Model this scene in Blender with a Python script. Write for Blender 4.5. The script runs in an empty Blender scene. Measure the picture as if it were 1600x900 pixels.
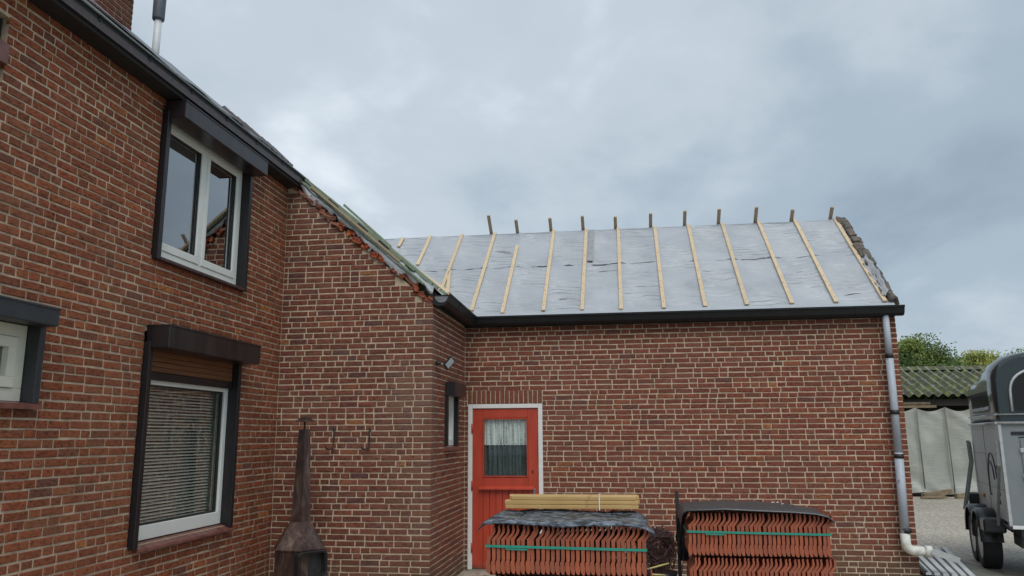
import bpy, math, random
import numpy as np
from mathutils import Vector, Matrix

SC = bpy.context.scene
COL = SC.collection
random.seed(7)
RNG = np.random.default_rng(11)

# ------------------------------------------------------------------ camera
CAM_F, CAM_YAW, CAM_PITCH, CAM_ROLL = 1213.4, .143937, .187447, -.005636
CAM_LOC = np.array([0.0, -10.2, 1.69])
def cam_axes():
    y, p, r = CAM_YAW, CAM_PITCH, CAM_ROLL
    f = np.array([-math.sin(y)*math.cos(p), math.cos(y)*math.cos(p), math.sin(p)])
    r0 = np.cross(f, [0, 0, 1]); r0 /= np.linalg.norm(r0)
    u0 = np.cross(r0, f)
    return math.cos(r)*r0+math.sin(r)*u0, -math.sin(r)*r0+math.cos(r)*u0, f
CR, CU, CF = cam_axes()
cd = bpy.data.cameras.new('camera')
cam = bpy.data.objects.new('camera', cd); COL.objects.link(cam)
cd.sensor_width = 36; cd.lens = CAM_F/1600*36; cd.clip_start = .05; cd.clip_end = 2000
cam.matrix_world = Matrix(((CR[0], CU[0], -CF[0], CAM_LOC[0]), (CR[1], CU[1], -CF[1], CAM_LOC[1]),
                           (CR[2], CU[2], -CF[2], CAM_LOC[2]), (0, 0, 0, 1)))
SC.camera = cam
def proj(P):                                  # only used to rank bricks by how large they show
    c = np.asarray(P)-CAM_LOC
    return 800+CAM_F*(c@CR)/(c@CF), 450-CAM_F*(c@CU)/(c@CF), c@CF

# ------------------------------------------------------------------ world, sun, exposure
SUN_EL, SUN_AZ = math.radians(52), math.radians(158)      # azimuth clockwise from +Y
W = bpy.data.worlds.new('World'); SC.world = W; W.use_nodes = True
nt = W.node_tree; nt.nodes.clear()
def N(nt, t, **k):
    n = nt.nodes.new(t)
    for a, b in k.items(): setattr(n, a, b)
    return n
def math_node(nt, op, a, b=None, c=None, clamp=False):
    n = N(nt, 'ShaderNodeMath', operation=op, use_clamp=clamp)
    for i, v in enumerate((a, b, c)):
        if v is None: continue
        if isinstance(v, (int, float)): n.inputs[i].default_value = v
        else: nt.links.new(v, n.inputs[i])
    return n.outputs[0]
def ramp(nt, fac, stops, interp='LINEAR'):
    n = N(nt, 'ShaderNodeValToRGB'); cr = n.color_ramp; cr.interpolation = interp
    while len(cr.elements) < len(stops): cr.elements.new(.5)
    for e, (p, c) in zip(cr.elements, stops):
        e.position = p; e.color = (*c, 1) if len(c) == 3 else c
    nt.links.new(fac, n.inputs[0]); return n.outputs[0]
def mixc(nt, fac, a, b, bt='MIX'):
    n = N(nt, 'ShaderNodeMix', data_type='RGBA', blend_type=bt)
    for i, v in ((0, fac), (6, a), (7, b)):
        if isinstance(v, (int, float)): n.inputs[i].default_value = v
        elif isinstance(v, tuple): n.inputs[i].default_value = (*v, 1)
        else: nt.links.new(v, n.inputs[i])
    return n.outputs[2]
def noise(nt, vec, scale, detail=4, rough=.55, dist=0, out=0):
    n = N(nt, 'ShaderNodeTexNoise'); n.inputs['Scale'].default_value = scale
    n.inputs['Detail'].default_value = detail; n.inputs['Roughness'].default_value = rough
    n.inputs['Distortion'].default_value = dist
    if vec is not None: nt.links.new(vec, n.inputs['Vector'])
    return n.outputs[out]
def mapping(nt, vec, scale=(1, 1, 1), rot=(0, 0, 0), loc=(0, 0, 0)):
    m = N(nt, 'ShaderNodeMapping'); nt.links.new(vec, m.inputs[0])
    m.inputs['Location'].default_value = loc; m.inputs['Rotation'].default_value = rot; m.inputs['Scale'].default_value = scale
    return m.outputs[0]

tc = N(nt, 'ShaderNodeTexCoord'); sep = N(nt, 'ShaderNodeSeparateXYZ'); nt.links.new(tc.outputs['Generated'], sep.inputs[0])
zz = math_node(nt, 'ADD', math_node(nt, 'MAXIMUM', sep.outputs[2], 0.0), .32)
px = math_node(nt, 'DIVIDE', sep.outputs[0], zz); py = math_node(nt, 'DIVIDE', sep.outputs[1], zz)
cv = N(nt, 'ShaderNodeCombineXYZ'); nt.links.new(px, cv.inputs[0]); nt.links.new(py, cv.inputs[1])
n1 = noise(nt, mapping(nt, cv.outputs[0], (1.1, .75, 1), (0, 0, math.radians(28)), (6.6, 6.1, 0)), 1.15, 6, .5, .35)
n2 = noise(nt, mapping(nt, cv.outputs[0], (1, 1, 1), (0, 0, math.radians(-20)), (.4, 7.2, 0)), 4.2, 5, .55, .2)
cl = math_node(nt, 'ADD', math_node(nt, 'MULTIPLY', n1, .8), math_node(nt, 'MULTIPLY', n2, .2))
cl = math_node(nt, 'ADD', cl, math_node(nt, 'MULTIPLY', sep.outputs[0], -.15))
cloud = ramp(nt, cl, [(.28, (.245, .315, .385)), (.43, (.325, .395, .46)), (.56, (.45, .515, .575)), (.68, (.66, .72, .775))], 'EASE')
sky = N(nt, 'ShaderNodeTexSky', sky_type='NISHITA', sun_disc=False)
sky.sun_elevation = SUN_EL; sky.sun_rotation = SUN_AZ
skys = mixc(nt, 1.0, sky.outputs[0], (.08, .08, .08), 'MULTIPLY')
bg = N(nt, 'ShaderNodeBackground'); bg.inputs[1].default_value = 1.0
# strength of the sky itself is the .08 above; the cloud deck hides nearly all of it
nt.links.new(mixc(nt, .93, skys, cloud), bg.inputs[0])
wo = N(nt, 'ShaderNodeOutputWorld'); nt.links.new(bg.outputs[0], wo.inputs[0])

sl = bpy.data.lights.new('sun', 'SUN'); sl.energy = 1.5; sl.angle = math.radians(40); sl.color = (1, .97, .93)
so = bpy.data.objects.new('sun', sl); COL.objects.link(so)
sd = Vector((math.sin(SUN_AZ)*math.cos(SUN_EL), math.cos(SUN_AZ)*math.cos(SUN_EL), math.sin(SUN_EL)))
so.rotation_euler = sd.to_track_quat('Z', 'Y').to_euler()
SC.view_settings.view_transform = 'Standard'; SC.view_settings.look = 'None'
SC.view_settings.exposure = 0.38; SC.view_settings.gamma = 1

# ------------------------------------------------------------------ materials
def new_mat(name):
    m = bpy.data.materials.new(name); m.use_nodes = True
    return m, m.node_tree, m.node_tree.nodes['Principled BSDF']
def simple(name, col, rough=.6, metal=0, var=.18, scale=14, bump=.15, bscale=60, spec=.5, stretch=(1, 1, 1)):
    m, t, b = new_mat(name)
    g = N(t, 'ShaderNodeNewGeometry'); v = mapping(t, g.outputs['Position'], stretch)
    n = noise(t, v, scale, 5, .6)
    lo = tuple(c*(1-var) for c in col); hi = tuple(min(1, c*(1+var)) for c in col)
    t.links.new(ramp(t, n, [(.3, lo), (.7, hi)]), b.inputs['Base Color'])
    b.inputs['Roughness'].default_value = rough; b.inputs['Metallic'].default_value = metal
    b.inputs['Specular IOR Level'].default_value = spec
    if bump:
        bp = N(t, 'ShaderNodeBump'); bp.inputs['Strength'].default_value = bump; bp.inputs['Distance'].default_value = .01
        t.links.new(noise(t, v, bscale, 4, .6), bp.inputs['Height']); t.links.new(bp.outputs[0], b.inputs['Normal'])
    return m
def brick_material(name, tint, grey, grey_amt):
    m, t, b = new_mat(name)
    a = N(t, 'ShaderNodeAttribute', attribute_name='tone')
    g = N(t, 'ShaderNodeNewGeometry'); pos = g.outputs['Position']
    c = mixc(t, 1.0, a.outputs['Color'], tint, 'MULTIPLY')
    drag = noise(t, mapping(t, pos, (1, 1, 2.2)), 26, 6, .7, .6)
    c = mixc(t, ramp(t, drag, [(.38, (1, 1, 1)), (.54, (0, 0, 0))]), c, mixc(t, 1.0, c, (.40, .37, .37), 'MULTIPLY'))
    spk = noise(t, pos, 130, 3, .6)
    c = mixc(t, ramp(t, spk, [(.60, (0, 0, 0)), (.72, (.55, .55, .55))]), c, (.36, .24, .17))
    big = noise(t, pos, .85, 4, .55, .4)
    c = mixc(t, math_node(t, 'MULTIPLY', ramp(t, big, [(.42, (0, 0, 0)), (.66, (1, 1, 1))]), grey_amt), c, grey)
    lime = noise(t, mapping(t, pos, (1, 1, 1), (0, 0, 0), (4, 2, 9)), 3.1, 6, .65)
    c = mixc(t, ramp(t, lime, [(.66, (0, 0, 0)), (.80, (.35, .35, .35))]), c, (.40, .33, .29))
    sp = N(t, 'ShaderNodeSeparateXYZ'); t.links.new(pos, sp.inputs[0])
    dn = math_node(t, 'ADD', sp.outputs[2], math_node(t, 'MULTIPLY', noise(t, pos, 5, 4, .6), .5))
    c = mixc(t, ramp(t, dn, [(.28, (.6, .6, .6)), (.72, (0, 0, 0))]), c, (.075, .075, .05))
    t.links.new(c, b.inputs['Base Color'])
    b.inputs['Roughness'].default_value = .82; b.inputs['Specular IOR Level'].default_value = .3
    bp = N(t, 'ShaderNodeBump'); bp.inputs['Strength'].default_value = .9; bp.inputs['Distance'].default_value = .006
    t.links.new(drag, bp.inputs['Height'])
    bp2 = N(t, 'ShaderNodeBump'); bp2.inputs['Strength'].default_value = .5; bp2.inputs['Distance'].default_value = .003
    t.links.new(noise(t, pos, 90, 4, .6), bp2.inputs['Height']); t.links.new(bp.outputs[0], bp2.inputs['Normal'])
    t.links.new(bp2.outputs[0], b.inputs['Normal'])
    return m
M = {}
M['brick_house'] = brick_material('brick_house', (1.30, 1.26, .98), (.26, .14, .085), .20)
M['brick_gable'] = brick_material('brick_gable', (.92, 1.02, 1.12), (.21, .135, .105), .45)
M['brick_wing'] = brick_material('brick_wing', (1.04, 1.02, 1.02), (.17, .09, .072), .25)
M['brick_broken'] = brick_material('brick_broken', (1.25, .98, .85), (.30, .20, .15), .6)
M['mortar'] = simple('mortar', (.50, .395, .285), .95, var=.28, scale=9, bump=.6, bscale=120)
def plain_brick():
    m, t, b = new_mat('brick_plain')
    g = N(t, 'ShaderNodeTexCoord'); sp = N(t, 'ShaderNodeSeparateXYZ'); t.links.new(g.outputs['Object'], sp.inputs[0])
    cb = N(t, 'ShaderNodeCombineXYZ'); t.links.new(math_node(t, 'ADD', sp.outputs[0], sp.outputs[1]), cb.inputs[0]); t.links.new(sp.outputs[2], cb.inputs[1])
    br = N(t, 'ShaderNodeTexBrick'); t.links.new(cb.outputs[0], br.inputs['Vector'])
    br.inputs['Scale'].default_value = 1; br.inputs['Brick Width'].default_value = .2165; br.inputs['Row Height'].default_value = .065
    br.inputs['Mortar Size'].default_value = .006; br.inputs['Color1'].default_value = (.22, .085, .06, 1)
    br.inputs['Color2'].default_value = (.14, .065, .05, 1); br.inputs['Mortar'].default_value = (.42, .34, .27, 1)
    t.links.new(br.outputs[0], b.inputs['Base Color']); b.inputs['Roughness'].default_value = .85
    return m
M['brick_plain'] = plain_brick()
M['anodised'] = simple('anodised', (.013, .011, .013), .42, var=.2, scale=5, bump=.05, bscale=30)
M['anodised_wet'] = simple('anodised_wet', (.020, .016, .018), .32, var=.55, scale=7, bump=.1, bscale=25, stretch=(1, 1, .15))
M['slate_box'] = simple('slate_box', (.026, .029, .034), .45, var=.2, scale=9, bump=.05)
M['gutter'] = simple('gutter', (.011, .012, .014), .5, var=.3, scale=4, bump=.15, bscale=20, spec=.35)
M['zinc_edge'] = simple('zinc_edge', (.20, .25, .23), .5, var=.3, scale=8, bump=.1)
M['soffit'] = simple('soffit', (.016, .015, .015), .7, var=.3, scale=6)
M['white_pvc'] = simple('white_pvc', (.74, .76, .72), .35, var=.05, scale=3, bump=.02)
M['cream_pvc'] = simple('cream_pvc', (.72, .71, .60), .4, var=.06, scale=4, bump=.02)
M['seal'] = simple('seal', (.02, .022, .022), .5)
M['white_paint'] = simple('white_paint', (.72, .71, .69), .55, var=.07, scale=18, bump=.15, bscale=40)
def red_paint():
    m, t, b = new_mat('red_paint')
    g = N(t, 'ShaderNodeNewGeometry'); p = g.outputs['Position']
    c = ramp(t, noise(t, mapping(t, p, (1, 1, .3)), 9, 5, .6), [(.3, (.38, .042, .019)), (.7, (.48, .062, .029))])
    sp = N(t, 'ShaderNodeSeparateXYZ'); t.links.new(p, sp.inputs[0])
    d = math_node(t, 'SUBTRACT', noise(t, p, 14, 5, .6), math_node(t, 'MULTIPLY', sp.outputs[2], 1.6))
    c = mixc(t, ramp(t, d, [(.35, (0, 0, 0)), (.55, (.8, .8, .8))]), c, (.10, .05, .035))
    t.links.new(c, b.inputs['Base Color']); b.inputs['Roughness'].default_value = .42
    bp = N(t, 'ShaderNodeBump'); bp.inputs['Strength'].default_value = .12; bp.inputs['Distance'].default_value = .01
    t.links.new(noise(t, mapping(t, p, (1, 1, .12)), 90, 3), bp.inputs['Height']); t.links.new(bp.outputs[0], b.inputs['Normal'])
    return m
M['red_paint'] = red_paint()
def glass(name, tint=(.9, .95, .93), refl=1.0):
    m = bpy.data.materials.new(name); m.use_nodes = True; t = m.node_tree; t.nodes.clear()
    o = N(t, 'ShaderNodeOutputMaterial'); mx = N(t, 'ShaderNodeMixShader')
    tr = N(t, 'ShaderNodeBsdfTransparent'); tr.inputs[0].default_value = (*tint, 1)
    gl = N(t, 'ShaderNodeBsdfGlossy'); gl.inputs['Roughness'].default_value = .015; gl.inputs[0].default_value = (.97, .985, 1, 1)
    fr = N(t, 'ShaderNodeFresnel'); fr.inputs[0].default_value = 1.55
    bp = N(t, 'ShaderNodeBump'); bp.inputs['Strength'].default_value = .05; bp.inputs['Distance'].default_value = .01
    g = N(t, 'ShaderNodeNewGeometry'); t.links.new(noise(t, g.outputs['Position'], 2.2, 2), bp.inputs['Height'])
    t.links.new(bp.outputs[0], gl.inputs['Normal'])
    t.links.new(math_node(t, 'MULTIPLY', fr.outputs[0], refl, clamp=True), mx.inputs[0])
    t.links.new(tr.outputs[0], mx.inputs[1]); t.links.new(gl.outputs[0], mx.inputs[2]); t.links.new(mx.outputs[0], o.inputs[0])
    return m
M['glass'] = glass('glass', (.35, .40, .42), 4.3)
M['glass_clear'] = glass('glass_clear', (.92, .95, .93), .38)
M['dark_pane'] = simple('dark_pane', (.010, .008, .008), .08, bump=0, spec=.4)
M['room'] = simple('room', (.05, .05, .048), .9)
M['room_pale'] = simple('room_pale', (.30, .31, .30), .9)
M['blind'] = simple('blind', (.85, .80, .74), .5, var=.06, bump=0)
M['shutter_wood'] = simple('shutter_wood', (.17, .068, .027), .55, var=.3, scale=12, stretch=(1, .2, 4))
M['sill_tile'] = simple('sill_tile', (.17, .065, .05), .35, var=.35, scale=10, bump=.2)
M['sill_dark'] = simple('sill_dark', (.06, .035, .033), .5, var=.3)
def membrane(name, c0, c1):
    m, t, b = new_mat(name)
    g = N(t, 'ShaderNodeNewGeometry'); p = g.outputs['Position']
    n = noise(t, p, 1.6, 6, .6, .4)
    c = ramp(t, n, [(.3, c0), (.7, c1)])
    st = noise(t, mapping(t, p, (.6, 3, 3)), 7, 5, .65)
    c = mixc(t, ramp(t, st, [(.60, (0, 0, 0)), (.80, (.5, .5, .5))]), c, tuple(x*.72 for x in c0))
    t.links.new(c, b.inputs['Base Color']); b.inputs['Roughness'].default_value = .36
    wr = noise(t, mapping(t, p, (.7, 5, 5)), 2.6, 4, .55, 1.2)
    bp = N(t, 'ShaderNodeBump'); bp.inputs['Strength'].default_value = .55; bp.inputs['Distance'].default_value = .02
    t.links.new(wr, bp.inputs['Height']); t.links.new(bp.outputs[0], b.inputs['Normal'])
    return m
M['membrane'] = membrane('membrane', (.32, .345, .375), (.42, .445, .475))
M['foil'] = membrane('foil', (.27, .285, .30), (.44, .46, .48))
M['tape'] = simple('tape', (.27, .28, .29), .5)
def wood(name, c0, c1, ax=2):
    m, t, b = new_mat(name)
    g = N(t, 'ShaderNodeTexCoord'); s = [14, 14, 14]; s[ax] = 1.2
    v = mapping(t, g.outputs['Object'], tuple(s))
    oi = N(t, 'ShaderNodeObjectInfo')
    n = noise(t, v, 3, 6, .6, .6)
    c = ramp(t, n, [(.28, c0), (.72, c1)])
    k = noise(t, mapping(t, g.outputs['Object'], (9, 9, 9)), 1.3, 2)
    c = mixc(t, ramp(t, k, [(.70, (0, 0, 0)), (.76, (.7, .7, .7))]), c, tuple(x*.4 for x in c0))
    c = mixc(t, math_node(t, 'MULTIPLY', oi.outputs['Random'], .35), c, tuple(x*.62 for x in c1))
    t.links.new(c, b.inputs['Base Color']); b.inputs['Roughness'].default_value = .65
    return m
M['batten'] = wood('batten', (.54, .40, .24), (.70, .56, .38))
M['batten_x'] = wood('batten_x', (.42, .25, .085), (.58, .40, .17), 0)
M['batten_end'] = wood('batten_end', (.30, .225, .145), (.44, .345, .23))  # batten wood darkened: shade on the ridge ends is put into the colour
M['batten_green'] = wood('batten_green', (.10, .15, .10), (.26, .33, .22))
M['wood_grey'] = wood('wood_grey', (.10, .095, .075), (.20, .185, .15), 0)
M['dark_tile'] = simple('dark_tile', (.055, .038, .036), .4, var=.35, scale=18)
M['lead'] = simple('lead', (.16, .17, .19), .5, var=.3, scale=12)
def tile_mat():
    m, t, b = new_mat('roof_tile')
    g = N(t, 'ShaderNodeNewGeometry'); p = g.outputs['Position']; oi = N(t, 'ShaderNodeObjectInfo')
    c = ramp(t, noise(t, p, 16, 5, .6), [(.3, (.31, .075, .032)), (.7, (.43, .115, .05))])
    c = mixc(t, math_node(t, 'MULTIPLY', oi.outputs['Random'], .8), c, (.25, .072, .042))
    c = mixc(t, ramp(t, noise(t, p, 45, 3, .7), [(.62, (0, 0, 0)), (.75, (.4, .4, .4))]), c, (.45, .27, .2))
    t.links.new(c, b.inputs['Base Color']); b.inputs['Roughness'].default_value = .6
    bp = N(t, 'ShaderNodeBump'); bp.inputs['Strength'].default_value = .25; bp.inputs['Distance'].default_value = .004
    t.links.new(noise(t, p, 150, 3), bp.inputs['Height']); t.links.new(bp.outputs[0], b.inputs['Normal'])
    return m
M['roof_tile'] = tile_mat()
M['strap_green'] = simple('strap_green', (.02, .27, .20), .4, var=.12, bump=0)
M['strap_white'] = simple('strap_white', (.7, .7, .68), .4, bump=0)
def wet_sheet():
    m, t, b = new_mat('wet_sheet')
    g = N(t, 'ShaderNodeNewGeometry'); p = g.outputs['Position']
    v = noise(t, mapping(t, p, (1, 3.0, 1)), 13, 6, .72, .6)
    t.links.new(ramp(t, v, [(.44, (.010, .011, .013)), (.52, (.10, .12, .145)), (.62, (.20, .235, .27)), (.78, (.30, .25, .19))]), b.inputs['Base Color'])
    b.inputs['Roughness'].default_value = .28
    bp = N(t, 'ShaderNodeBump'); bp.inputs['Strength'].default_value = .5; bp.inputs['Distance'].default_value = .01
    t.links.new(v, bp.inputs['Height']); t.links.new(bp.outputs[0], b.inputs['Normal'])
    return m
M['wet_sheet'] = wet_sheet()
M['bitumen'] = simple('bitumen', (.045, .040, .040), .42, var=.4, scale=22, bump=.3, bscale=90)
M['bitumen_edge'] = simple('bitumen_edge', (.12, .125, .13), .3)
def rust():
    m, t, b = new_mat('rusty_steel')
    g = N(t, 'ShaderNodeNewGeometry'); p = g.outputs['Position']
    n = noise(t, mapping(t, p, (1, 1, .35)), 7, 6, .65, .8)
    c = ramp(t, n, [(.30, (.030, .026, .030)), (.50, (.095, .056, .046)), (.62, (.17, .12, .10)), (.78, (.20, .18, .165))])
    t.links.new(c, b.inputs['Base Color']); b.inputs['Metallic'].default_value = .6; b.inputs['Roughness'].default_value = .36
    bp = N(t, 'ShaderNodeBump'); bp.inputs['Strength'].default_value = .2; bp.inputs['Distance'].default_value = .006
    t.links.new(noise(t, p, 40, 4), bp.inputs['Height']); t.links.new(bp.outputs[0], b.inputs['Normal'])
    return m
M['rust'] = rust()
M['soot'] = simple('soot', (.018, .018, .019), .55, var=.5, scale=22, bump=.4, bscale=50)
M['black_metal'] = simple('black_metal', (.016, .015, .015), .5)
M['lamp_glass'] = simple('lamp_glass', (.26, .27, .28), .25, var=.05, bump=0)
def pipe_mat():
    m, t, b = new_mat('downpipe_paint')
    g = N(t, 'ShaderNodeNewGeometry'); p = g.outputs['Position']
    n = noise(t, mapping(t, p, (1, 1, .35)), 11, 6, .7, .6)
    c = ramp(t, n, [(.40, (.34, .38, .44)), (.60, (.42, .46, .51)), (.63, (.12, .125, .135)), (.69, (.40, .42, .45))])
    t.links.new(c, b.inputs['Base Color']); b.inputs['Roughness'].default_value = .5
    return m
M['pipe'] = pipe_mat()
M['pipe_white'] = simple('pipe_white', (.62, .62, .57), .5, var=.22, scale=16)
M['flue_white'] = simple('flue_white', (.62, .65, .66), .45, var=.06, bump=0)
M['flue_grey'] = simple('flue_grey', (.10, .11, .13), .5)
def ground_mat():
    m, t, b = new_mat('yard_surface')
    g = N(t, 'ShaderNodeNewGeometry'); p = g.outputs['Position']
    big = noise(t, p, .35, 5, .6)
    c = ramp(t, big, [(.3, (.30, .265, .21)), (.7, (.44, .39, .31))])
    st = noise(t, mapping(t, p, (1, .55, 1)), 13, 6, .88)
    c = mixc(t, ramp(t, st, [(.43, (.85, .85, .85)), (.50, (0, 0, 0))]), c, (.12, .11, .095))
    st2 = noise(t, mapping(t, p, (1, 1, 1), (0, 0, 0), (5, 3, 1)), 15, 6, .88)
    c = mixc(t, ramp(t, st2, [(.52, (0, 0, 0)), (.58, (.9, .9, .9))]), c, (.62, .57, .48))
    tr = noise(t, mapping(t, p, (.22, 2.6, 1)), 1.4, 5, .65, .3)
    c = mixc(t, ramp(t, tr, [(.55, (0, 0, 0)), (.70, (.6, .6, .6))]), c, (.14, .125, .105))
    t.links.new(c, b.inputs['Base Color']); b.inputs['Roughness'].default_value = .6
    bp = N(t, 'ShaderNodeBump'); bp.inputs['Strength'].default_value = .6; bp.inputs['Distance'].default_value = .02
    t.links.new(st, bp.inputs['Height']); t.links.new(bp.outputs[0], b.inputs['Normal'])
    return m
M['yard'] = ground_mat()
M['grass'] = simple('grass', (.075, .11, .035), .9, var=.5, scale=3)
M['concrete_green'] = simple('concrete_green', (.16, .165, .135), .6, var=.35, scale=6, bump=.3)
M['trailer_grey_lit'] = simple('trailer_grey_lit', (.50, .535, .545), .42, var=.10, scale=5, bump=.06, stretch=(1, 1, .4))  # paler than the end face: light on the side is put into the colour
M['trailer_face_shaded'] = simple('trailer_face_shaded', (.20, .225, .235), .42, var=.10, scale=5, bump=.06, stretch=(1, 1, .4))  # same grey darkened: weaker light on the end is put into the colour
m, t, b = new_mat('green_gelcoat'); b.inputs['Base Color'].default_value = (.020, .032, .036, 1); b.inputs['Roughness'].default_value = .14
b.inputs['Coat Weight'].default_value = .15; b.inputs['Specular IOR Level'].default_value = .5; M['gelcoat'] = m
M['alu'] = simple('alu', (.55, .57, .58), .35, metal=.6, var=.15, scale=12)
M['steel_bar'] = simple('steel_bar', (.20, .23, .22), .45, metal=.3, var=.2)
M['black_plastic'] = simple('black_plastic', (.018, .02, .024), .35, var=.2)
M['rubber'] = simple('rubber', (.016, .016, .017), .75, var=.2, bump=.4, bscale=50)
M['rim'] = simple('rim', (.38, .39, .40), .35, metal=.5)
M['orange_lens'] = simple('orange_lens', (.55, .16, .03), .3, bump=0)
M['tarp'] = membrane('tarp', (.29, .30, .265), (.40, .405, .365))
def moss_roof():
    m, t, b = new_mat('mossy_sheet')
    g = N(t, 'ShaderNodeNewGeometry'); p = g.outputs['Position']
    n = noise(t, mapping(t, p, (1.4, 1, 1)), 4.5, 6, .7, .3)
    c = ramp(t, n, [(.36, (.055, .054, .045)), (.48, (.055, .06, .028)), (.58, (.10, .115, .028)), (.70, (.17, .18, .045))])
    sp = N(t, 'ShaderNodeSeparateXYZ'); t.links.new(p, sp.inputs[0])
    cr = math_node(t, 'SINE', math_node(t, 'MULTIPLY', sp.outputs[0], 2*math.pi/.25))
    cr = math_node(t, 'ADD', cr, math_node(t, 'MULTIPLY', math_node(t, 'SUBTRACT', n, .5), 2.2))
    c = mixc(t, ramp(t, cr, [(.74, (0, 0, 0)), (.98, (.75, .75, .75))]), c, (.20, .205, .19))
    li = noise(t, p, 9, 4, .6)
    c = mixc(t, ramp(t, li, [(.62, (0, 0, 0)), (.70, (.8, .8, .8))]), c, (.36, .37, .36))
    t.links.new(c, b.inputs['Base Color']); b.inputs['Roughness'].default_value = .9
    return m
M['moss_roof'] = moss_roof()
M['timber_old'] = simple('timber_old', (.20, .155, .095), .8, var=.35, scale=9)
M['dark_wood'] = simple('dark_wood', (.03, .025, .022), .8)
M['bark'] = simple('bark', (.085, .065, .05), .9, var=.3, bump=.5)
M['twig'] = simple('twig', (.075, .036, .034), .8, var=.5, scale=40)
M['stick'] = simple('stick', (.50, .43, .16), .5)
M['verge'] = simple('verge', (.115, .098, .083), .9, var=.5, scale=14, bump=.8, bscale=30)
M['panel_white'] = simple('panel_white', (.52, .55, .55), .4, var=.15, scale=10)
M['panel_grey'] = simple('panel_grey', (.24, .26, .26), .45, var=.25, scale=8)
M['marking'] = simple('marking', (.7, .7, .7), .6, bump=0)
M['logo'] = simple('logo', (.06, .075, .085), .5, bump=0)
def leaf_mat():
    m, t, b = new_mat('leaves')
    a = N(t, 'ShaderNodeAttribute', attribute_name='tone')
    t.links.new(a.outputs['Color'], b.inputs['Base Color']); b.inputs['Roughness'].default_value = .6
    tr = N(t, 'ShaderNodeBsdfTranslucent'); t.links.new(a.outputs['Color'], tr.inputs[0])
    mx = N(t, 'ShaderNodeMixShader'); mx.inputs[0].default_value = .35
    o = t.nodes['Material Output']; t.links.new(b.outputs[0], mx.inputs[1]); t.links.new(tr.outputs[0], mx.inputs[2]); t.links.new(mx.outputs[0], o.inputs[0])
    return m
M['leaf'] = leaf_mat()
def lace_mat(name, col, density):
    m = bpy.data.materials.new(name); m.use_nodes = True; t = m.node_tree; b = t.nodes['Principled BSDF']; o = t.nodes['Material Output']
    g = N(t, 'ShaderNodeNewGeometry'); p = g.outputs['Position']
    b.inputs['Base Color'].default_value = (*col, 1); b.inputs['Roughness'].default_value = .9
    sx = noise(t, mapping(t, p, (1, .01, .03)), 55, 3, .6); fine = noise(t, p, 70, 2, .5)
    f = math_node(t, 'ADD', math_node(t, 'MULTIPLY', sx, 1.5), math_node(t, 'MULTIPLY', fine, .6))
    f = ramp(t, f, [(.75, (density*.25,)*3), (1.0, (density*.7,)*3), (1.25, (density,)*3)])
    tr = N(t, 'ShaderNodeBsdfTransparent'); mx = N(t, 'ShaderNodeMixShader')
    t.links.new(f, mx.inputs[0]); t.links.new(tr.outputs[0], mx.inputs[1]); t.links.new(b.outputs[0], mx.inputs[2]); t.links.new(mx.outputs[0], o.inputs[0])
    return m
M['lace'] = lace_mat('lace', (.88, .89, .90), 1.0)
M['net'] = lace_mat('net', (.18, .22, .25), .6)

# ------------------------------------------------------------------ builders
ORG = {}
def tag(o, label=None, cat=None, group=None, kind=None):
    for k, v in (('label', label), ('category', cat), ('group', group), ('kind', kind)):
        if v: o[k] = v
    return o
def link(o, loc, parent=None):
    COL.objects.link(o); loc = np.array(loc, float)
    o.location = loc-(ORG[parent.name] if parent else 0)
    if parent: o.parent = parent
    ORG[o.name] = loc
    return o
def thing(name, loc, label, cat, group=None):
    return tag(link(bpy.data.objects.new(name, None), loc), label, cat, group)
def mesh_obj(name, verts, faces, mat, parent=None, loc=None, smooth=False, mats=None, fmat=None):
    verts = np.array(verts, float)
    if loc is None: loc = (verts.min(0)+verts.max(0))/2
    me = bpy.data.meshes.new(name)
    me.from_pydata((verts-np.array(loc)).tolist(), [], [list(map(int, f)) for f in faces])
    for mm in (mats or [mat]): me.materials.append(mm)
    if fmat is not None: me.polygons.foreach_set('material_index', np.array(fmat, 'i'))
    if smooth: me.polygons.foreach_set('use_smooth', [len(p.vertices) <= 4 for p in me.polygons])
    me.update()
    return link(bpy.data.objects.new(name, me), loc, parent)
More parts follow.
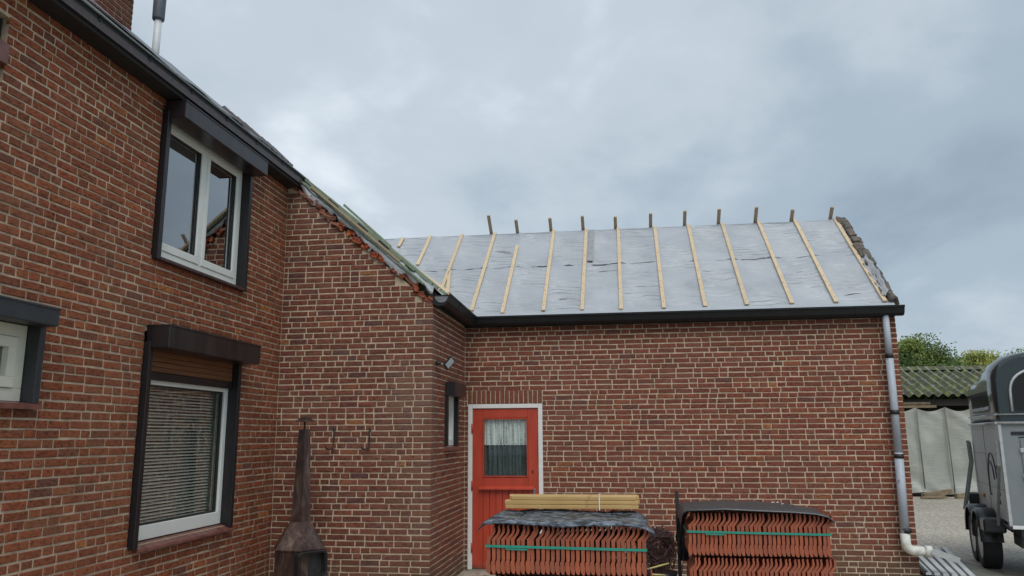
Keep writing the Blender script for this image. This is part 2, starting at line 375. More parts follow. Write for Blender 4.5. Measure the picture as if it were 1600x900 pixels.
class MB:
    def __init__(s): s.v = []; s.f = []
    def add(s, v, f):
        k = len(s.v); s.v += [tuple(p) for p in v]; s.f += [tuple(i+k for i in q) for q in f]; return s
    def box(s, x0, x1, y0, y1, z0, z1, c=0.0):
        if c <= 0:
            v = [(x, y, z) for z in (z0, z1) for y in (y0, y1) for x in (x0, x1)]
            return s.add(v, [(0, 2, 3, 1), (4, 5, 7, 6), (0, 1, 5, 4), (2, 6, 7, 3), (0, 4, 6, 2), (1, 3, 7, 5)])
        V = []; idx = {}
        for i, (X, sx) in enumerate(((x0, 1), (x1, -1))):
            for j, (Y, sy) in enumerate(((y0, 1), (y1, -1))):
                for k, (Z, sz) in enumerate(((z0, 1), (z1, -1))):
                    for a, p in enumerate(((X, Y+sy*c, Z+sz*c), (X+sx*c, Y, Z+sz*c), (X+sx*c, Y+sy*c, Z))):
                        idx[i, j, k, a] = len(V); V.append(p)
        F = []
        for i in (0, 1):
            q = [idx[i, 0, 0, 0], idx[i, 0, 1, 0], idx[i, 1, 1, 0], idx[i, 1, 0, 0]]; F.append(q if i == 0 else q[::-1])
            q = [idx[0, i, 0, 1], idx[1, i, 0, 1], idx[1, i, 1, 1], idx[0, i, 1, 1]]; F.append(q if i == 0 else q[::-1])
            q = [idx[0, 0, i, 2], idx[0, 1, i, 2], idx[1, 1, i, 2], idx[1, 0, i, 2]]; F.append(q if i == 0 else q[::-1])
        for a in (0, 1):
            for d in (0, 1):
                F.append([idx[a, d, 0, 0], idx[a, d, 0, 1], idx[a, d, 1, 1], idx[a, d, 1, 0]])
                F.append([idx[a, 0, d, 0], idx[a, 0, d, 2], idx[a, 1, d, 2], idx[a, 1, d, 0]])
                F.append([idx[0, a, d, 1], idx[0, a, d, 2], idx[1, a, d, 2], idx[1, a, d, 1]])
        for i in (0, 1):
            for j in (0, 1):
                for k in (0, 1): F.append([idx[i, j, k, 0], idx[i, j, k, 1], idx[i, j, k, 2]])
        return s.add(V, F)
    def prism(s, poly, d, ends=True):            # poly: 3-D points of one end, d: extrusion vector
        n = len(poly); d = np.array(d)
        v = [tuple(p) for p in poly]+[tuple(np.array(p)+d) for p in poly]
        f = [(i, (i+1) % n, n+(i+1) % n, n+i) for i in range(n)]
        if ends: f += [tuple(range(n))[::-1], tuple(range(n, 2*n))]
        return s.add(v, f)
    def bar(s, a, b, w, h, up=(0, 0, 1)):         # rectangular bar from a to b
        a = np.array(a, float); b = np.array(b, float); d = b-a; d /= np.linalg.norm(d)
        r = np.cross(d, up); r /= np.linalg.norm(r); u = np.cross(r, d)
        q = [a+r*x*w/2+u*y*h/2 for x, y in ((-1, -1), (1, -1), (1, 1), (-1, 1))]
        return s.prism(q, b-a)
    def tube(s, pts, r, n=10, caps=True):
        pts = [np.array(p, float) for p in pts]
        rr = r if hasattr(r, '__len__') else [r]*len(pts)
        k0 = len(s.v); V = []; F = []; ref = None
        for i, p in enumerate(pts):
            d = pts[min(i+1, len(pts)-1)]-pts[max(i-1, 0)]; d = d/np.linalg.norm(d)
            if ref is None: ref = np.array([0, 0, 1.]) if abs(d[2]) < .9 else np.array([1., 0, 0])
            a = np.cross(d, ref); a /= np.linalg.norm(a); b = np.cross(d, a); ref = np.cross(a, d)
            for j in range(n):
                th = 2*math.pi*j/n; V.append(p+rr[i]*(math.cos(th)*a+math.sin(th)*b))
        for i in range(len(pts)-1):
            for j in range(n):
                F.append((i*n+j, i*n+(j+1) % n, (i+1)*n+(j+1) % n, (i+1)*n+j))
        if caps: F += [tuple(range(n))[::-1], tuple(range((len(pts)-1)*n, len(pts)*n))]
        return s.add(V, F)
    def loft(s, rings, closed=True, caps=True):
        n = len(rings[0]); V = [p for r in rings for p in r]; F = []
        for i in range(len(rings)-1):
            for j in range(n if closed else n-1):
                F.append((i*n+j, i*n+(j+1) % n, (i+1)*n+(j+1) % n, (i+1)*n+j))
        if caps and closed: F += [tuple(range(n))[::-1], tuple(range((len(rings)-1)*n, len(rings)*n))]
        return s.add(V, F)
    def grid(s, P):                               # P: array (a, b, 3)
        a, b = P.shape[:2]
        return s.add(P.reshape(-1, 3), [(i*b+j, i*b+j+1, (i+1)*b+j+1, (i+1)*b+j) for i in range(a-1) for j in range(b-1)])
    def build(s, name, mat, parent=None, smooth=False, loc=None):
        return mesh_obj(name, s.v, s.f, mat, parent, loc, smooth)
def box_obj(name, x0, x1, y0, y1, z0, z1, mat, parent=None, c=.003):
    return MB().box(min(x0, x1), max(x0, x1), min(y0, y1), max(y0, y1), z0, z1, c).build(name, mat, parent)
def set_tone(me, cols):
    a = me.color_attributes.new('tone', 'FLOAT_COLOR', 'POINT')
    c = np.ones((len(me.vertices), 4)); c[:, :3] = cols; a.data.foreach_set('color', c.ravel())

# ------------------------------------------------------------------ brickwork
CO = .065; PS, PH = .2165, .1085; JT = .0125; BH = .0515; BD = .03
_BASE = [(.250, .074, .040), (.228, .064, .036), (.265, .084, .045), (.212, .062, .038), (.198, .066, .045), (.178, .064, .047),
         (.245, .076, .045), (.235, .070, .040), (.218, .076, .050), (.345, .125, .048), (.290, .098, .046), (.165, .064, .050), (.270, .092, .056), (.205, .060, .036)]
_W = [9, 9, 8, 9, 5, 2.5, 9, 9, 5, .8, 2.5, 1.2, 5, 8]
NV = 28
_r = np.random.default_rng(77)
TONES = [tuple(np.array(_BASE[i % 14])*.90*_r.uniform(.87, 1.11)*_r.uniform(.95, 1.05, 3)) for i in range(NV)]
TW = np.array([_W[i % 14] for i in range(NV)], float); TW = TW/TW.sum()
def brick_shape(L, H, D, seed):
    r = np.random.default_rng(seed); j = lambda s: r.uniform(-s, s)
    c = .0045; v = []
    for x, z in ((-L/2, -H/2), (L/2, -H/2), (L/2, H/2), (-L/2, H/2)):
        v.append((x*(1-2*c/L)+j(.0015), -D+j(.0012), z*(1-2*c/H)+j(.0012)))
    for x, z in ((-L/2, -H/2), (0, -H/2+j(.0018)), (L/2, -H/2), (L/2, H/2), (0, H/2+j(.0018)), (-L/2, H/2)):
        v.append((x+j(.0022), -D+c+j(.001), z+j(.0016)))
    for i in range(4, 10): v.append((v[i][0], 0, v[i][2]))
    f = [(0, 1, 2, 3), (4, 5, 1, 0), (5, 6, 1), (6, 7, 2, 1), (7, 8, 3, 2), (8, 9, 3), (9, 4, 0, 3)]
    f += [(4+i, 10+i, 10+(i+1) % 6, 4+(i+1) % 6) for i in range(6)]
    return np.array(v), f
VAR = {'S': [brick_shape(PS-JT, BH, BD, 100+i) for i in range(NV)], 'H': [brick_shape(PH-JT, BH, BD, 200+i) for i in range(NV)]}
def brick_meshes(mat):
    out = {}
    for k in 'SH':
        out[k] = []
        for i, (v, f) in enumerate(VAR[k]):
            me = bpy.data.meshes.new('brick'); me.from_pydata(v.tolist(), [], f); me.materials.append(mat)
            set_tone(me, TONES[i]); out[k].append(me)
    return out
def lay(u0, u1, rnd):
    """random wild bond over one stretch of a course"""
    res = []; u = u0; run = 0; first = True
    off = rnd.random()
    while u < u1-.02:
        if first: L, k = (PS*max(.32, off), 'S') if off > .5 else (PH*max(.5, off*2), 'H')
        elif run >= 3 or rnd.random() < .34: L, k = PH, 'H'
        else: L, k = PS, 'S'
        run = run+1 if k == 'S' else 0; first = False
        e = min(u+L, u1+JT)
        if u1-e < .05: e = u1+JT
        if e-u > .034: res.append((u, e-JT, k))
        u = e
    return res
def wall_bricks(axis, plane, uspan, zspan, openings, seed, clip=None, ends=None):
    """list of bricks: centre, rotation, kind, x scale, z scale"""
    rnd = random.Random(seed); out = []
    for c in range(int(round(zspan[0]/CO)), int(round(zspan[1]/CO))):
        za, zb = c*CO, c*CO+BH
        spans = [(uspan[0], uspan[1])] if uspan else []
        if ends: spans = [ends(c)]
        for (a, b, z0, z1) in openings:
            if zb <= z0+.012 or za >= z1-.012: continue
            ns = []
            for s in spans:
                if b <= s[0] or a >= s[1]: ns.append(s); continue
                if a > s[0]: ns.append((s[0], a))
                if b < s[1]: ns.append((b, s[1]))
            spans = ns
        for s in spans:
            for (u0, u1, k) in lay(s[0], s[1], rnd):
                if clip and not clip(u0, u1, zb): continue
                nom = (PS if k == 'S' else PH)-JT
                L = u1-u0
                if L > nom*1.15 and k == 'H': k = 'S'; nom = PS-JT
                out.append(((u0+u1)/2, (za+zb)/2+rnd.uniform(-.0022, .0022), k, L/nom, 1, rnd.uniform(-.0035, .002), rnd.gauss(0, .007)))
    res = []
    for (u, z, k, sx, sz, dp, tilt) in out:
        if axis == 'x': loc = (u, plane+BD-.0+dp, z); rot = 0       # faces -Y
        else: loc = (plane-BD-dp, u, z); rot = math.pi/2            # faces +X
        res.append((loc, rot, tilt, k, sx, sz))
    return res
def place_bricks(sets, budget):
    """sets: (bricks, meshes, mat, parent part); the largest in view become objects, the rest one joined part per wall"""
    rank = []
    for si, (bl, ms, mat, par) in enumerate(sets):
        for bi, b in enumerate(bl):
            loc, rot, tilt, k, sx, sz = b
            L = (PS if k == 'S' else PH)*sx
            du = np.array([L/2, 0, 0]) if rot == 0 else np.array([0, L/2, 0])
            p = np.array(loc); x, y, d = proj(p)
            if d < .5 or not (12 < x < 1588 and 8 < y < 892): continue
            x0, y0, _ = proj(p-du); x1, y1, _ = proj(p+du)
            rank.append((math.hypot(x1-x0, y1-y0)*BH/d, si, bi))
    rank.sort(reverse=True); chosen = set((s, b) for _, s, b in rank[:budget])
    for si, (bl, ms, mat, par) in enumerate(sets):
        V = []; F = []; C = []; k0 = 0
        rr = np.random.default_rng(50+si)
        for bi, (loc, rot, tilt, k, sx, sz) in enumerate(bl):
            vi = int(rr.choice(NV, p=TW))
            if (si, bi) in chosen:
                o = bpy.data.objects.new('brick', ms[k][vi]); link(o, loc, par)
                o.rotation_euler = (0, tilt, rot) if rot == 0 else (0, tilt, rot); o.scale = (sx, 1, sz)
            else:
                v, f = VAR[k][vi]; v = v*np.array([sx, 1, sz])
                ct, st = math.cos(tilt), math.sin(tilt)
                v = np.stack([v[:, 0]*ct+v[:, 2]*st, v[:, 1], -v[:, 0]*st+v[:, 2]*ct], 1)
                if rot: v = np.stack([-v[:, 1], v[:, 0], v[:, 2]], 1)
                V.append(v+np.array(loc)); F += [tuple(i+k0 for i in q) for q in f]; k0 += len(v)
                C.append(np.tile(TONES[vi], (len(v), 1)))
        if V:
            o = mesh_obj('brick_field', np.concatenate(V), F, mat, par); set_tone(o.data, np.concatenate(C)); o['kind'] = 'stuff'
def wall_slab(axis, plane, u, z, openings, thick=.28, rec=.0055):
    """mortar bed behind the bricks, real openings through it; the wall is thick"""
    us = sorted({u[0], u[1], *[o[0] for o in openings], *[o[1] for o in openings]}); us = [a for a in us if u[0] <= a <= u[1]]
    zs = sorted({z[0], z[1], *[o[2] for o in openings], *[o[3] for o in openings]}); zs = [a for a in zs if z[0] <= a <= z[1]]
    m = MB()
    for i in range(len(us)-1):
        j = 0
        while j < len(zs)-1:
            cu, cz = (us[i]+us[i+1])/2, (zs[j]+zs[j+1])/2
            if any(o[0] < cu < o[1] and o[2] < cz < o[3] for o in openings): j += 1; continue
            z0 = zs[j]
            while j+1 < len(zs)-1 and not any(o[0] < cu < o[1] and o[2] < (zs[j+1]+zs[j+2])/2 < o[3] for o in openings): j += 1
            if axis == 'x': m.box(us[i], us[i+1], plane+rec, plane+thick, z0, zs[j+1])
            else: m.box(plane-thick, plane-rec, us[i], us[i+1], z0, zs[j+1])
            j += 1
    return m

XA, YB, XC, YD, XR = -3.916, -1.78, -2.12, 0.0, 3.36
EAVE_A, EAVE_D = 4.64, 3.13
TAN = .839
def rake_z(x): return 4.655-.842*(x+3.916)            # top of the stepped brick edge of the gable

# ================================================================== ground
gm = MB(); gm.grid(np.array([[(x, y, 0.0) for y in np.linspace(-60, 260, 9)] for x in np.linspace(-180, 200, 9)]))
tag(gm.build('ground', M['grass']), 'grassy land around the farmyard', None, None, 'structure')
ym = MB(); ym.grid(np.array([[(x, y, .006) for y in np.linspace(-16, 19.5, 6)] for x in np.linspace(-3.9, 24, 6)]))
tag(ym.build('yard', M['yard']), 'wet gravelly concrete farmyard', None, None, 'structure')

# ================================================================== main house
house = thing('brick_house', (XA, -5, 0), 'tall red brick house at left with shuttered windows and dark gutter', 'house')
WA_UP = (-4.335, -2.735, 3.20, 4.56); WA_LO = (-4.335, -2.735, .84, 2.56); WA_SM = (-7.10, -5.48, 1.90, 2.52); WA_TOP = (-7.3, -6.045, 3.86, 4.40)
opA = [WA_UP, WA_LO, WA_SM, WA_TOP]
wallA = wall_slab('y', XA, (-10.5, YB+.004), (0, EAVE_A+.10), opA).build('wall', M['mortar'], house)
bA = wall_bricks('y', XA, (-10.5, YB-.001), (0, EAVE_A+.04), opA, 1)
msA = brick_meshes(M['brick_house'])
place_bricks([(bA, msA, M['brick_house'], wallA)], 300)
m = MB(); m.box(-9.1, -8.8, -10.5, YB, 0, 4.74); m.box(-8.8, XA-.28, -10.5, -10.2, 0, 4.74); m.box(-8.8, XA-.006, YB+.006, YB+.28, 0, 4.60)
m.prism([(-8.95, YB+.01, 4.74), (XA-.1, YB+.01, 4.74), (-6.5, YB+.01, 6.95)], (0, .26, 0))
m.prism([(-8.95, -10.5, 4.74), (XA-.1, -10.5, 4.74), (-6.5, -10.5, 6.95)], (0, .26, 0))
m.build('back_wall', M['brick_plain'], house)
# roof of the main house: two tiled slopes, ridge at X=-6.5
RH = 7.12
rf = MB()
rf.prism([(-3.73, YB-.02, 4.735), (-6.5, YB-.02, RH), (-9.3, YB-.02, 4.735), (-9.3, YB-.02, 4.62), (-6.5, YB-.02, RH-.12), (-3.73, YB-.02, 4.63)], (0, -8.9, 0))
roofA = rf.build('roof', M['dark_tile'], house)
sl_ = (RH-4.735)/2.77
def on_roof(x, y, d=0): return np.array([x, y, 4.735+sl_*(-3.73-x)+d])
# last rows of tiles left lying along the verge
for i, (x, y) in enumerate([(-3.80, -2.62), (-3.82, -2.40), (-3.80, -2.18), (-3.83, -1.97), (-4.1, -2.5), (-4.1, -2.2), (-4.12, -1.98)]):
    p0 = on_roof(x, y, .012); p1 = on_roof(x-.26, y, .04)
    ring = lambda p: [p+np.array([0, dy, dz]) for dy, dz in ((-.11, 0), (-.05, .035), (.03, .012), (.11, .03), (.11, .012), (.03, -.008), (-.05, .015), (-.11, -.018))]
    MB().loft([ring(p0), ring(p1)]).build('roof_tile', M['dark_tile'], roofA)
# lead flashing + chimney + flue
fl = MB(); fl.grid(np.array([[on_roof(x, y, .03+.01*math.sin(9*y+5*x)) for y in np.linspace(-4.4, -2.3, 14)] for x in (-3.80, -4.3, -5.0)]))
fl.build('flashing', M['lead'], roofA)
CHX, CHY = (-5.95, -5.38), (-3.42, -2.86)
chim = MB().box(CHX[0], CHX[1], CHY[0], CHY[1], 6.0, 7.75).build('chimney', M['mortar'], roofA)
def chim_bricks():
    rnd = random.Random(5); V = []; F = []; C = []; k0 = 0
    for c in range(93, 119):
        for face in ('e', 's'):
            span = CHY if face == 'e' else CHX
            for (u0, u1, k) in lay(span[0]-.002, span[1], rnd):
                nom = (PS if k == 'S' else PH)-JT; v, f = VAR[k][rnd.randrange(14)]; v = v*np.array([(u1-u0)/nom, 1, 1])
                if face == 'e': v = np.stack([-v[:, 1], v[:, 0], v[:, 2]], 1)+np.array([CHX[1]-BD+.009, (u0+u1)/2, c*CO+BH/2])
                else: v = v+np.array([(u0+u1)/2, CHY[0]+BD-.009, c*CO+BH/2])
                V.append(v); F += [tuple(i+k0 for i in q) for q in f]; k0 += len(v); C.append(np.tile(np.array(TONES[rnd.randrange(14)])*.75, (len(v), 1)))
    o = mesh_obj('brick_field', np.concatenate(V), F, M['brick_wing'], chim); set_tone(o.data, np.concatenate(C)); o['kind'] = 'stuff'
chim_bricks()
flue = MB().tube([(-5.15, -2.72, 5.6), (-5.15, -2.72, 6.52)], .041, 16).build('flue_pipe', M['flue_white'], house, True)
MB().tube([(-5.15, -2.72, 6.37), (-5.15, -2.72, 6.39), (-5.15, -2.72, 6.62), (-5.15, -2.72, 6.85)], [.060, .067, .069, .072], 16).build('cowl', M['flue_grey'], flue, True)
# gutter of the main house
def gutter_profile(lip):        # (out, dz) seen from the end, lip = z of the top edge
    return [(.03, lip-.01), (.045, lip-.076), (.08, lip-.094), (.13, lip-.094), (.160, lip-.074), (.180, lip-.012), (.196, lip), (.205, lip+.005),
            (.205, lip-.007), (.192, lip-.013), (.170, lip-.080), (.136, lip-.106), (.075, lip-.106), (.033, lip-.084), (.0, lip-.084), (.0, lip-.01)]
ga = MB(); ga.prism([(XA+a, -10.5, z) for a, z in gutter_profile(4.725)], (0, 8.86, 0))
gutA = ga.build('gutter', M['gutter'], house)
MB().tube([(XA+.20, -10.5, 4.733), (XA+.20, -1.66, 4.733)], .009, 8).build('lip', M['zinc_edge'], gutA, True)
for y in np.arange(-9.2, -1.7, .62):
    MB().prism([(XA+a+(.004 if a > .02 else 0), y, z-.003) for a, z in gutter_profile(4.725)], (0, .03, 0)).build('joint', M['gutter'], gutA)
box_obj('soffit', XA-.02, XA+.16, -10.5, YB+.1, 4.60, 4.632, M['soffit'], house)
box_obj('fascia', XA+.001, XA+.05, -10.5, YB+.1, 4.633, 4.72, M['soffit'], house)

# ---- windows of the main house (all on the wall plane XA, facing +X)
def frame_y(mb, y0, y1, z0, z1, w, x0, x1, wb=None, wt=None):
    wb = wb or w; wt = wt or w
    mb.box(x0, x1, y0, y1, z0, z0+wb, .004); mb.box(x0, x1, y0, y1, z1-wt, z1, .004)
    mb.box(x0, x1, y0, y0+w, z0+wb, z1-wt, .004); mb.box(x0, x1, y1-w, y1, z0+wb, z1-wt, .004)
    return mb
def room(y0, y1, z0, z1, parent, mat, d=.9):
    x = XA-.29; mb = MB()
    v = [(x, y0, z0), (x, y1, z0), (x, y1, z1), (x, y0, z1), (x-d, y0-.3, z0-.2), (x-d, y1+.3, z0-.2), (x-d, y1+.3, z1+.1), (x-d, y0-.3, z1+.1)]
    mb.add(v, [(0, 1, 5, 4), (1, 2, 6, 5), (2, 3, 7, 6), (3, 0, 4, 7), (4, 5, 6, 7)])
    return mb.build('room_interior', mat, parent)
def shutter_box(w, y0, y1, z0, z1, d, mat):
    b_ = box_obj('shutter_box', XA+.002, XA+d, y0, y1, z0, z1, mat, w, .006)
    box_obj('lid', XA+.004, XA+d+.006, y0-.004, y1+.004, z1-.012, z1+.004, mat, w, .003)
    return b_
def guides(w, y0, y1, z0, z1, mat, wd=.055, d=.05):
    for a in (y0, y1-wd): box_obj('guide_rail', XA-.10, XA+d, a, a+wd, z0, z1, mat, w, .004)
# upper window
w = thing('window', (XA, -3.5, 3.2), None, None); w.parent = house; w.location = np.array([XA, -3.5, 3.2])-ORG['brick_house']
y0, y1, z0, z1 = -4.325, -2.745, 3.20, 4.50
guides(w, y0, y1, z0-.03, z1, M['anodised'])
shutter_box(w, y0+.01, y1+.02, 4.425, 4.585, .20, M['anodised_wet'])
box_obj('sill', XA-.10, XA+.055, y0+.055, y1-.055, z0-.03, z0-.004, M['sill_dark'], w)
fr = frame_y(MB(), y0+.057, y1-.057, z0, z1-.02, .065, XA-.115, XA-.045, .085, .06).build('frame', M['white_pvc'], w)
ym_ = (y0+y1)/2+.0
box_obj('mullion', XA-.118, XA-.042, ym_-.012, ym_+.035, z0+.08, z1-.07, M['white_pvc'], w)
for a, b_ in ((y0+.122, ym_-.012), (ym_+.035, y1-.122)):
    s = frame_y(MB(), a+.001, b_-.001, z0+.087, z1-.081, .052, XA-.10, XA-.036, .07).build('sash', M['white_pvc'], w)
    frame_y(MB(), a+.05, b_-.05, z0+.155, z1-.13, .008, XA-.075, XA-.05).build('seal', M['seal'], s)
    box_obj('pane', XA-.082, XA-.076, a+.045, b_-.045, z0+.15, z1-.125, M['glass'], w, 0)
room(y0+.02, y1-.02, z0, z1, w, M['room_pale'])
cu = MB(); cu.grid(np.array([[(XA-.20+.018*math.sin(70*y), y, z) for y in np.linspace(y1-.36, y1-.12, 30)] for z in (z0+.02, z1)]))
cu.build('curtain', M['blind'], w, True)
# lower window with venetian blind and part-lowered roller shutter
w = thing('window', (XA, -3.5, .84), None, None); w.parent = house; w.location = np.array([XA, -3.5, .84])-ORG['brick_house']
z0, z1 = .84, 2.50
guides(w, y0, y1, z0-.02, z1-.03, M['anodised'])
shutter_box(w, y0+.01, y1+.06, 2.415, 2.605, .21, M['anodised_wet'])
for k in range(5):
    box_obj('shutter_slat', XA-.035, XA-.022, y0+.056, y1-.056, 2.235+k*.045, 2.235+k*.045+.0425, M['shutter_wood'], w, .004)
box_obj('shutter_bar', XA-.042, XA-.016, y0+.056, y1-.056, 2.165, 2.232, M['anodised'], w, .004)
fr = frame_y(MB(), y0+.057, y1-.057, z0+.02, 2.30, .062, XA-.125, XA-.055, .115, .17).build('frame', M['white_pvc'], w)
frame_y(MB(), y0+.119, y1-.119, z0+.135, 2.13, .016, XA-.11, XA-.075).build('seal', M['seal'], w)
box_obj('pane', XA-.100, XA-.094, y0+.115, y1-.115, z0+.13, 2.135, M['glass_clear'], w, 0)
sm = MB().box(-.0135, .0135, -.62, .62, -.0007, .0007)
me = bpy.data.meshes.new('blind_slat'); me.from_pydata(sm.v, [], sm.f); me.materials.append(M['blind'])
for k in range(44):
    o = bpy.data.objects.new('blind_slat', me); link(o, (XA-.135, (y0+y1)/2-.03, z0+.15+k*.0283), w); o.rotation_euler = (0, math.radians(30), 0)
for a in (-.45, -.05, .40): MB().tube([(XA-.150, (y0+y1)/2+a, z0+.14), (XA-.150, (y0+y1)/2+a, 2.14)], .0018, 4).build('blind_cord', M['blind'], w)
room(y0+.02, y1-.02, z0, 2.3, w, M['room'])
for k in range(14):
    a = y0+.06+k*(y1-y0-.05)/14
    mb = MB(); d = (y1-y0-.05)/14-.006
    mb.prism([(XA-.05, a, z0+.012), (XA+.055, a, z0-.028), (XA+.062, a, z0-.045), (XA+.05, a, z0-.06), (XA-.05, a, z0-.03)], (0, d, 0)); mb.build('sill_tile', M['sill_tile'], w)
# small window at the left edge
w = thing('window', (XA, -6.2, 1.9), None, None); w.parent = house; w.location = np.array([XA, -6.2, 1.9])-ORG['brick_house']
y0, y1, z0, z1 = -7.09, -5.485, 1.92, 2.46
guides(w, y0, y1, z0-.01, z1-.02, M['slate_box'], .055, .045)
shutter_box(w, y0, y1-.02, 2.425, 2.545, .15, M['slate_box'])
fr = frame_y(MB(), y0+.057, y1-.057, z0+.005, z1-.03, .085, XA-.12, XA-.05).build('frame', M['cream_pvc'], w)
s = frame_y(MB(), -6.33, y1-.145, z0+.092, z1-.117, .07, XA-.11, XA-.035).build('sash', M['cream_pvc'], w)
box_obj('mullion', XA-.12, XA-.048, -6.42, -6.332, z0+.09, z1-.115, M['cream_pvc'], w)
box_obj('pane', XA-.088, XA-.082, y0+.14, -6.42, z0+.09, z1-.115, M['glass'], w, 0)
box_obj('pane', XA-.088, XA-.082, -6.27, y1-.21, z0+.155, z1-.18, M['glass'], w, 0)
room(y0+.02, y1-.02, z0, z1, w, M['room'])
for k in range(8):
    a = y0+.02+k*.2; MB().prism([(XA-.05, a, z0+.004), (XA+.06, a, z0-.01), (XA+.06, a, z0-.045), (XA-.05, a, z0-.045)], (0, .196, 0)).build('sill_tile', M['sill_tile'], w)
# window in the upper left corner: only its box end and guide rail show
w = thing('window', (XA, -6.7, 3.86), None, None); w.parent = house; w.location = np.array([XA, -6.7, 3.86])-ORG['brick_house']
frame_y(MB(), -7.29, -6.05, 3.87, 4.39, .07, XA-.12, XA-.05).build('frame', M['anodised'], w)
box_obj('pane', XA-.088, XA-.082, -7.23, -6.11, 3.93, 4.33, M['glass'], w, 0)
box_obj('transom', XA-.10, XA+.03, -7.28, -6.055, 4.06, 4.20, M['sill_tile'], w)
room(-7.28, -6.06, 3.88, 4.38, w, M['room'])

# ================================================================== wing (extension) with membrane-covered roof
wing = thing('brick_wing', (0, 0, 0), 'low brick wing with red door and grey roof membrane under bare battens', 'building')
DOOR = (-2.078, -1.085, -.02, 2.10)
WC = (-1.14, -.52, 1.56, 2.22)
# gable wall B (faces the camera), stepped and broken along the slope
mb = MB(); mb.prism([(XA-.004, YB+.0055, 0), (XC-.0055, YB+.0055, 0), (XC-.0055, YB+.0055, rake_z(XC)+.005), (XA-.004, YB+.0055, rake_z(XA)+.005)], (0, .26, 0))
wallB = mb.build('gable_wall', M['mortar'], wing)
wallC = wall_slab('y', XC, (YB+.27, YD+.05), (0, EAVE_D+.02), [WC], .26).build('return_wall', M['mortar'], wing)
wallD = wall_slab('x', YD, (XC-.25, XR-.0055), (0, EAVE_D+.02), [DOOR], .28).build('front_wall', M['mortar'], wing)
def endsB(c): return (XA+.004, XC-(PH if c % 2 == 0 else PS)-.000)
def clipB(u0, u1, zb): return zb < rake_z((u0+u1)/2)+.03 and zb < rake_z(u1)+.085
bB = wall_bricks('x', YB, None, (0, 4.75), [], 2, clipB, endsB)
def endsC(c): return (YB+(PS if c % 2 == 0 else PH), YD-.006)
bC = wall_bricks('y', XC, None, (0, EAVE_D), [WC], 3, None, endsC)
def endsD(c): return (XC+.006, XR-(PS if c % 2 == 0 else PH))
LINT = (-2.09, -1.08, 2.095, 2.287)
bD = wall_bricks('x', YD, None, (0, EAVE_D), [DOOR, LINT], 4, None, endsD)
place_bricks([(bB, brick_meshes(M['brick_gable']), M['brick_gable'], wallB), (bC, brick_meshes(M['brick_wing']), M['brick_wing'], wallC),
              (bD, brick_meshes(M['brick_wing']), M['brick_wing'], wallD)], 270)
# corner bricks that show two faces
def corner_brick(x0, x1, y0, y1, c, mat, par):
    r = random.Random(c*7+int(x0*10)); j = lambda: r.uniform(-.002, .002)
    o = MB().box(x0+j(), x1+j(), y0+j(), y1+j(), c*CO+j()*.5, c*CO+BH+j()*.5, .004).build('corner_brick', mat, par)
    set_tone(o.data, TONES[int(np.random.default_rng(c+int(x1*100)+500).choice(NV, p=TW))])
for c in range(0, int(EAVE_D/CO)+1):
    if c % 2 == 0: corner_brick(XC-PH+JT, XC, YB, YB+PS-JT, c, M['brick_gable'], wallB)
    else: corner_brick(XC-PS+JT, XC, YB, YB+PH-JT, c, M['brick_gable'], wallB)
for c in range(0, int(EAVE_D/CO)):
    if c % 2 == 0: corner_brick(XR-PS+JT, XR, YD, YD+PH-JT, c, M['brick_wing'], wallD)
    else: corner_brick(XR-PH+JT, XR, YD, YD+PS-JT, c, M['brick_wing'], wallD)
# soldier course over the door
for k in range(16):
    x = LINT[0]+.012+k*.0622
    o = MB().box(x, x+.052, YD+random.uniform(-.002, .002), YD+.05, 2.103, 2.271, .004).build('soldier_brick', M['brick_wing'], wallD)
    set_tone(o.data, TONES[int(np.random.default_rng(k+70).choice([0, 1, 2, 4, 6, 8, 10, 12]))])
# broken bricks and rubble along the slope
rr = random.Random(3)
for k in range(34):
    x = XA+.10+k*.0505+rr.uniform(-.02, .02); z = rake_z(x)+.025+rr.uniform(-.03, .035)
    L, H = rr.uniform(.025, .06), rr.uniform(.018, .032)
    v = np.array(MB().box(-L, L, -.05, .05, -H, H, .008).v); f = MB().box(-L, L, -.05, .05, -H, H, .008).f
    v = v+np.random.default_rng(k).normal(0, .008, v.shape); a = -rr.uniform(.2, .9)
    v = np.stack([v[:, 0]*math.cos(a)-v[:, 2]*math.sin(a), v[:, 1], v[:, 0]*math.sin(a)+v[:, 2]*math.cos(a)], 1)+np.array([x, YB+.025+rr.uniform(-.02, .02), z])
    o = mesh_obj('broken_brick', v, f, M['brick_broken'], wallB); set_tone(o.data, TONES[rr.choice([0, 2, 9, 10, 6, 4])])
# hidden sides of the wing
mb = MB(); mb.box(XR-.29, XR-.011, .285, 3.55, 0, EAVE_D); mb.prism([(XR-.29, .03, EAVE_D), (XR-.29, 3.72, EAVE_D), (XR-.29, 1.85, 4.76)], (.275, 0, 0))
mb.box(XA-2.0, XR-.295, 3.56, 3.84, 0, EAVE_D); mb.build('back_wall', M['brick_plain'], wing)

